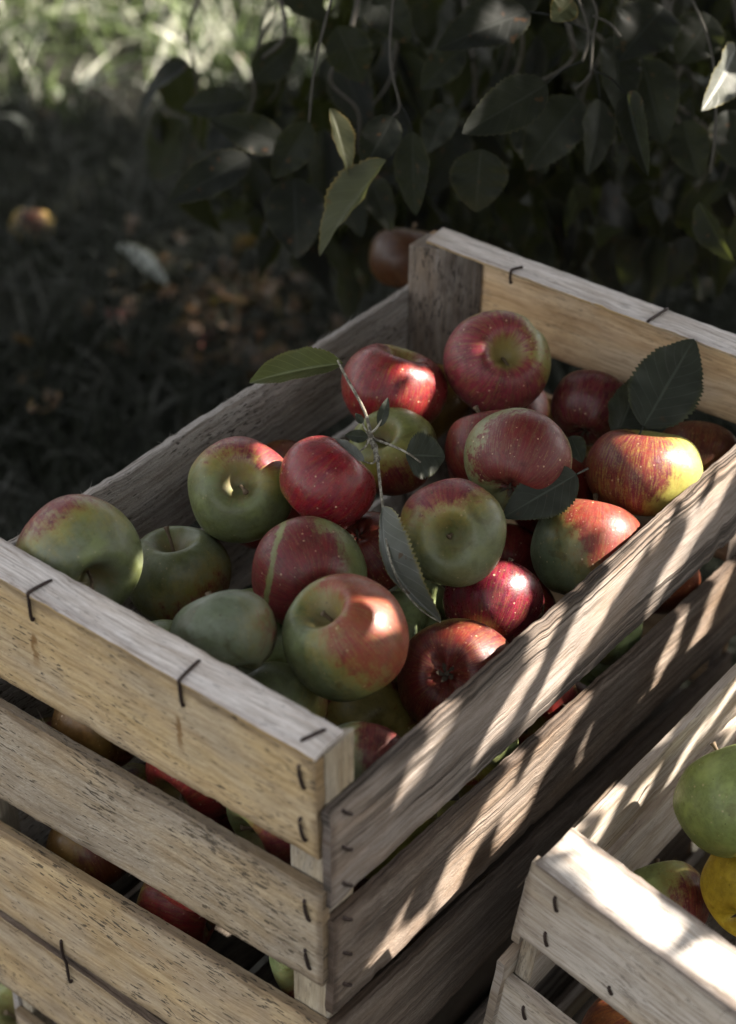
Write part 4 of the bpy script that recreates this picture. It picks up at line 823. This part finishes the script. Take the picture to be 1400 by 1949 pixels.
LF(1097, 903, 960, 982, 100, 1.125, 1.112, L_CRATE, roll=.1, fold=.15, curl=.2, seed=13, single=(1118, 892, 1.14), lab='blackish leaf lying over the dusky red apple with pale green rim')
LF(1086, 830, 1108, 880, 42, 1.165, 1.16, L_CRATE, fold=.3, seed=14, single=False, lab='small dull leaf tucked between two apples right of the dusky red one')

# ------------------------------------------------------------------ ground, grass, litter, fallen fruit
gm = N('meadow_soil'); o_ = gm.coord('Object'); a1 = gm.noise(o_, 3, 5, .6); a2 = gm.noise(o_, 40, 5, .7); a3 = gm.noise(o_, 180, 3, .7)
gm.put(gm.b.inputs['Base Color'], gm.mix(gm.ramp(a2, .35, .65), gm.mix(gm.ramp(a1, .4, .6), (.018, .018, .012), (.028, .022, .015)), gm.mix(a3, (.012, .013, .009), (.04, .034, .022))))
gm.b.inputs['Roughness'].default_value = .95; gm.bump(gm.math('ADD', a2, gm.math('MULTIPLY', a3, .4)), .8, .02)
n_ = 140; xs = np.concatenate([np.linspace(-60, -2.2, 12), np.linspace(-2, 6, n_), np.linspace(6.5, 80, 14)]); ys = np.concatenate([np.linspace(-60, -2.2, 12), np.linspace(-2, 6, n_), np.linspace(6.5, 80, 14)])
X, Y = np.meshgrid(xs, ys, indexing='ij')
def gz(x, y):
    d = math.hypot(max(0, abs(x - .3) - .35), max(0, abs(y - .05) - .35)); k = min(1, max(0, (d - .05) / .4))
    return k * (.035 * noise.noise(Vector((x * 1.6, y * 1.6, 0))) + .012 * noise.noise(Vector((x * 7, y * 7, 3)))) - .001
Z = np.array([[gz(x, y) for y in ys] for x in xs])
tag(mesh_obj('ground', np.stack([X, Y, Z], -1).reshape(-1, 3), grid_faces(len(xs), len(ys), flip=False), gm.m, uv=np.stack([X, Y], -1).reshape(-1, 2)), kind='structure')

def grass_mat(f=1.0):  # any other f: paler copy with the sunlight put into its colour
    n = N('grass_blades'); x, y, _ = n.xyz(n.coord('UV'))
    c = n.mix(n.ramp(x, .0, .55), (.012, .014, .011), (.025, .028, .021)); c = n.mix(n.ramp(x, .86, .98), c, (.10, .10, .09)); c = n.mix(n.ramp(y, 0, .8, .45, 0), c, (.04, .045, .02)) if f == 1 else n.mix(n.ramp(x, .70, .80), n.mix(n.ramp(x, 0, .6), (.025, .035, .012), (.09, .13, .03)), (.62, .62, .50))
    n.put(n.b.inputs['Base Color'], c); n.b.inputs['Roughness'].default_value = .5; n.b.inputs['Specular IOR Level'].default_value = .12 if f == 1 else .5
    tr = n.new('ShaderNodeBsdfTranslucent'); n.put(tr.inputs['Color'], c); mx = n.new('ShaderNodeMixShader'); mx.inputs[0].default_value = .3
    n.t.links.new(n.b.outputs[0], mx.inputs[1]); n.t.links.new(tr.outputs[0], mx.inputs[2]); n.t.links.new(mx.outputs[0], n.out.inputs[0]); return n.m
def blades(name, pts, hmin, hmax, wmin, wmax, lean, f=1.0):
    g = np.random.default_rng(9); n = len(pts); P = np.array(pts); h = g.uniform(hmin, hmax, n); wd = g.uniform(wmin, wmax, n); az = g.uniform(0, 2 * np.pi, n); ln = g.uniform(.1, lean, n) * h; ax = g.uniform(0, 2 * np.pi, n)
    ld = np.stack([np.cos(az), np.sin(az)], 1); sd = np.stack([np.cos(ax), np.sin(ax)], 1); V = np.zeros((n, 8, 3)); U = np.zeros((n, 8, 2)); ur = g.random(n)
    for k, (t, wk) in enumerate(((0, 1), (.35, .9), (.7, .65), (1, .06))):
        c = P + np.concatenate([ld * (ln * t ** 1.8)[:, None], (h * (t - .28 * t * t * (ln / h)))[:, None]], 1)
        for s in (0, 1): V[:, k * 2 + s] = c; V[:, k * 2 + s, :2] += sd * (wd * wk * (s - .5))[:, None]; U[:, k * 2 + s, 0] = ur; U[:, k * 2 + s, 1] = t
    b = (np.arange(n) * 8)[:, None]; F = np.concatenate([b + np.array([0, 1, 3, 2]), b + np.array([2, 3, 5, 4]), b + np.array([4, 5, 7, 6])], 0)
    return mesh_obj(name, V.reshape(-1, 3), F, grass_mat(f), uv=U.reshape(-1, 2))
gg = np.random.default_rng(4); gp = []; gs = []
while len(gp) < 34000:
    u = gg.uniform(-300, 1700); v = gg.uniform(-500, 1250); d = ray(u, v); t = -CP[2] / d[2]
    if t < 0 or t > 7: continue
    p = CP + d * t + np.array([gg.normal(0, .05), gg.normal(0, .05), 0])
    if p[0] > -.03 and p[0] < .53 and p[1] > -.45 and p[1] < .33: continue
    if noise.noise(Vector((p[0] * 4, p[1] * 4, 1))) < -.28 and gg.random() < .75: continue
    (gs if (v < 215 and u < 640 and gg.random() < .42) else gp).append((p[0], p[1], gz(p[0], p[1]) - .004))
for _ in range(9000):
    x_, y_ = gg.uniform(-1.2, 3.2), gg.uniform(-1.3, 3.2)
    if not (-.05 < x_ < .75 and -.48 < y_ < .35): gp.append((x_, y_, gz(x_, y_) - .004))
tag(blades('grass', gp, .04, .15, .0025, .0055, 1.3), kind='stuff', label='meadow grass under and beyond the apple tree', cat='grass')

tag(blades('sun_pale_dry_grass', gs, .05, .15, .006, .017, 1.8, 2.0), kind='stuff', label='half dry grass in the open beyond the shade, coloured paler for the sunlight', cat='grass')  # straw blades, colour lightened to carry the meadow's sunlight

# dead leaves scattered in the grass
lm = leaf_mat('dead_leaf', (.09, .036, .016), (.11, .06, .032), trans=.15, spots=.8); lit = MB()
for _ in range(180):
    if _ < 160: u = gg.normal(465, 85); v = gg.normal(640, 55)
    else: u = gg.uniform(0, 900); v = gg.uniform(150, 950)
    p = np.array(on_plane(u, v, 2, .0)); 
    if -.03 < p[0] < .53 and p[1] < .33: continue
    p[2] = gz(p[0], p[1]) + gg.uniform(.02, .06); a = gg.normal(0, 1, 3); a[2] *= .25; a /= np.linalg.norm(a); n = np.array([0, 0, 1.]) + gg.normal(0, .4, 3)
    leaf_geo(lit, p, p + a * gg.uniform(.035, .06), gg.uniform(.02, .035), n, fold=.5, curl=.3, wave=.15, nu=9, nv=2, seed=int(_))
tag(lit.build('leaf_litter', lm), kind='stuff', label='brown dead leaves scattered in the dark grass', cat='dead leaves')
mbp = MB(); b = np.array(on_plane(222, 468, 2, .07)); t = np.array(on_plane(322, 556, 2, .05)); leaf_geo(mbp, b, t, .045, (0, 0, 1), fold=.7, curl=-.1, seed=5, nu=24, nv=5)
tag(mbp.build('fallen_leaf', leaf_mat('bleached_leaf', (.34, .36, .33), (.36, .38, .35), trans=.1, spots=.1), loc=tuple(b)), 'pale folded leaf lying diagonally in the dark grass', 'leaf')
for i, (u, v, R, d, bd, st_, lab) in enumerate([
    (62, 440, .034, None, (.2, -.3, .9), dict(t=.75, green=(.36, .24, .06), green2=(.30, .22, .07), red=(.2, .06, .02), bloom=.02), 'yellow windfall apple half buried in the grass at the left edge'),
    (222, 620, .020, None, (0, 0, 1), dict(t=-.4, red=(.34, .03, .03), bloom=.02), 'tiny red windfall apple alone in the dark grass'),
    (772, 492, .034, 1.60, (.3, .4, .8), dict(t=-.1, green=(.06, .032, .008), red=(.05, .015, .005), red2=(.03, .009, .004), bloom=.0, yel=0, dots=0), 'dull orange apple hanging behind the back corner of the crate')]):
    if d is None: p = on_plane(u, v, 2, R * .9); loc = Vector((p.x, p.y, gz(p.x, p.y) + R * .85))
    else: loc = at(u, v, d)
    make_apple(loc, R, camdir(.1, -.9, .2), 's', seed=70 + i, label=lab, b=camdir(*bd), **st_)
# windfalls rotting in the litter
for i, (u, v, k, wl) in enumerate([(415, 590, 0, 'palest orange windfall, uppermost among the brown dead leaves'), (400, 640, 2, 'red windfall in the middle of the brown dead leaves'), (368, 665, 2, 'red windfall at the lower left edge of the brown dead leaves'), (442, 655, 0, 'orange windfall lowest among the brown dead leaves'), (505, 600, 0, 'orange windfall in the litter nearest the big crate')]):
    p = on_plane(u, v, 2, .02); place_fill(k, Vector((p.x, p.y, gz(p.x, p.y) + .018)), .022, wl, 'windfalls among the dead leaves')
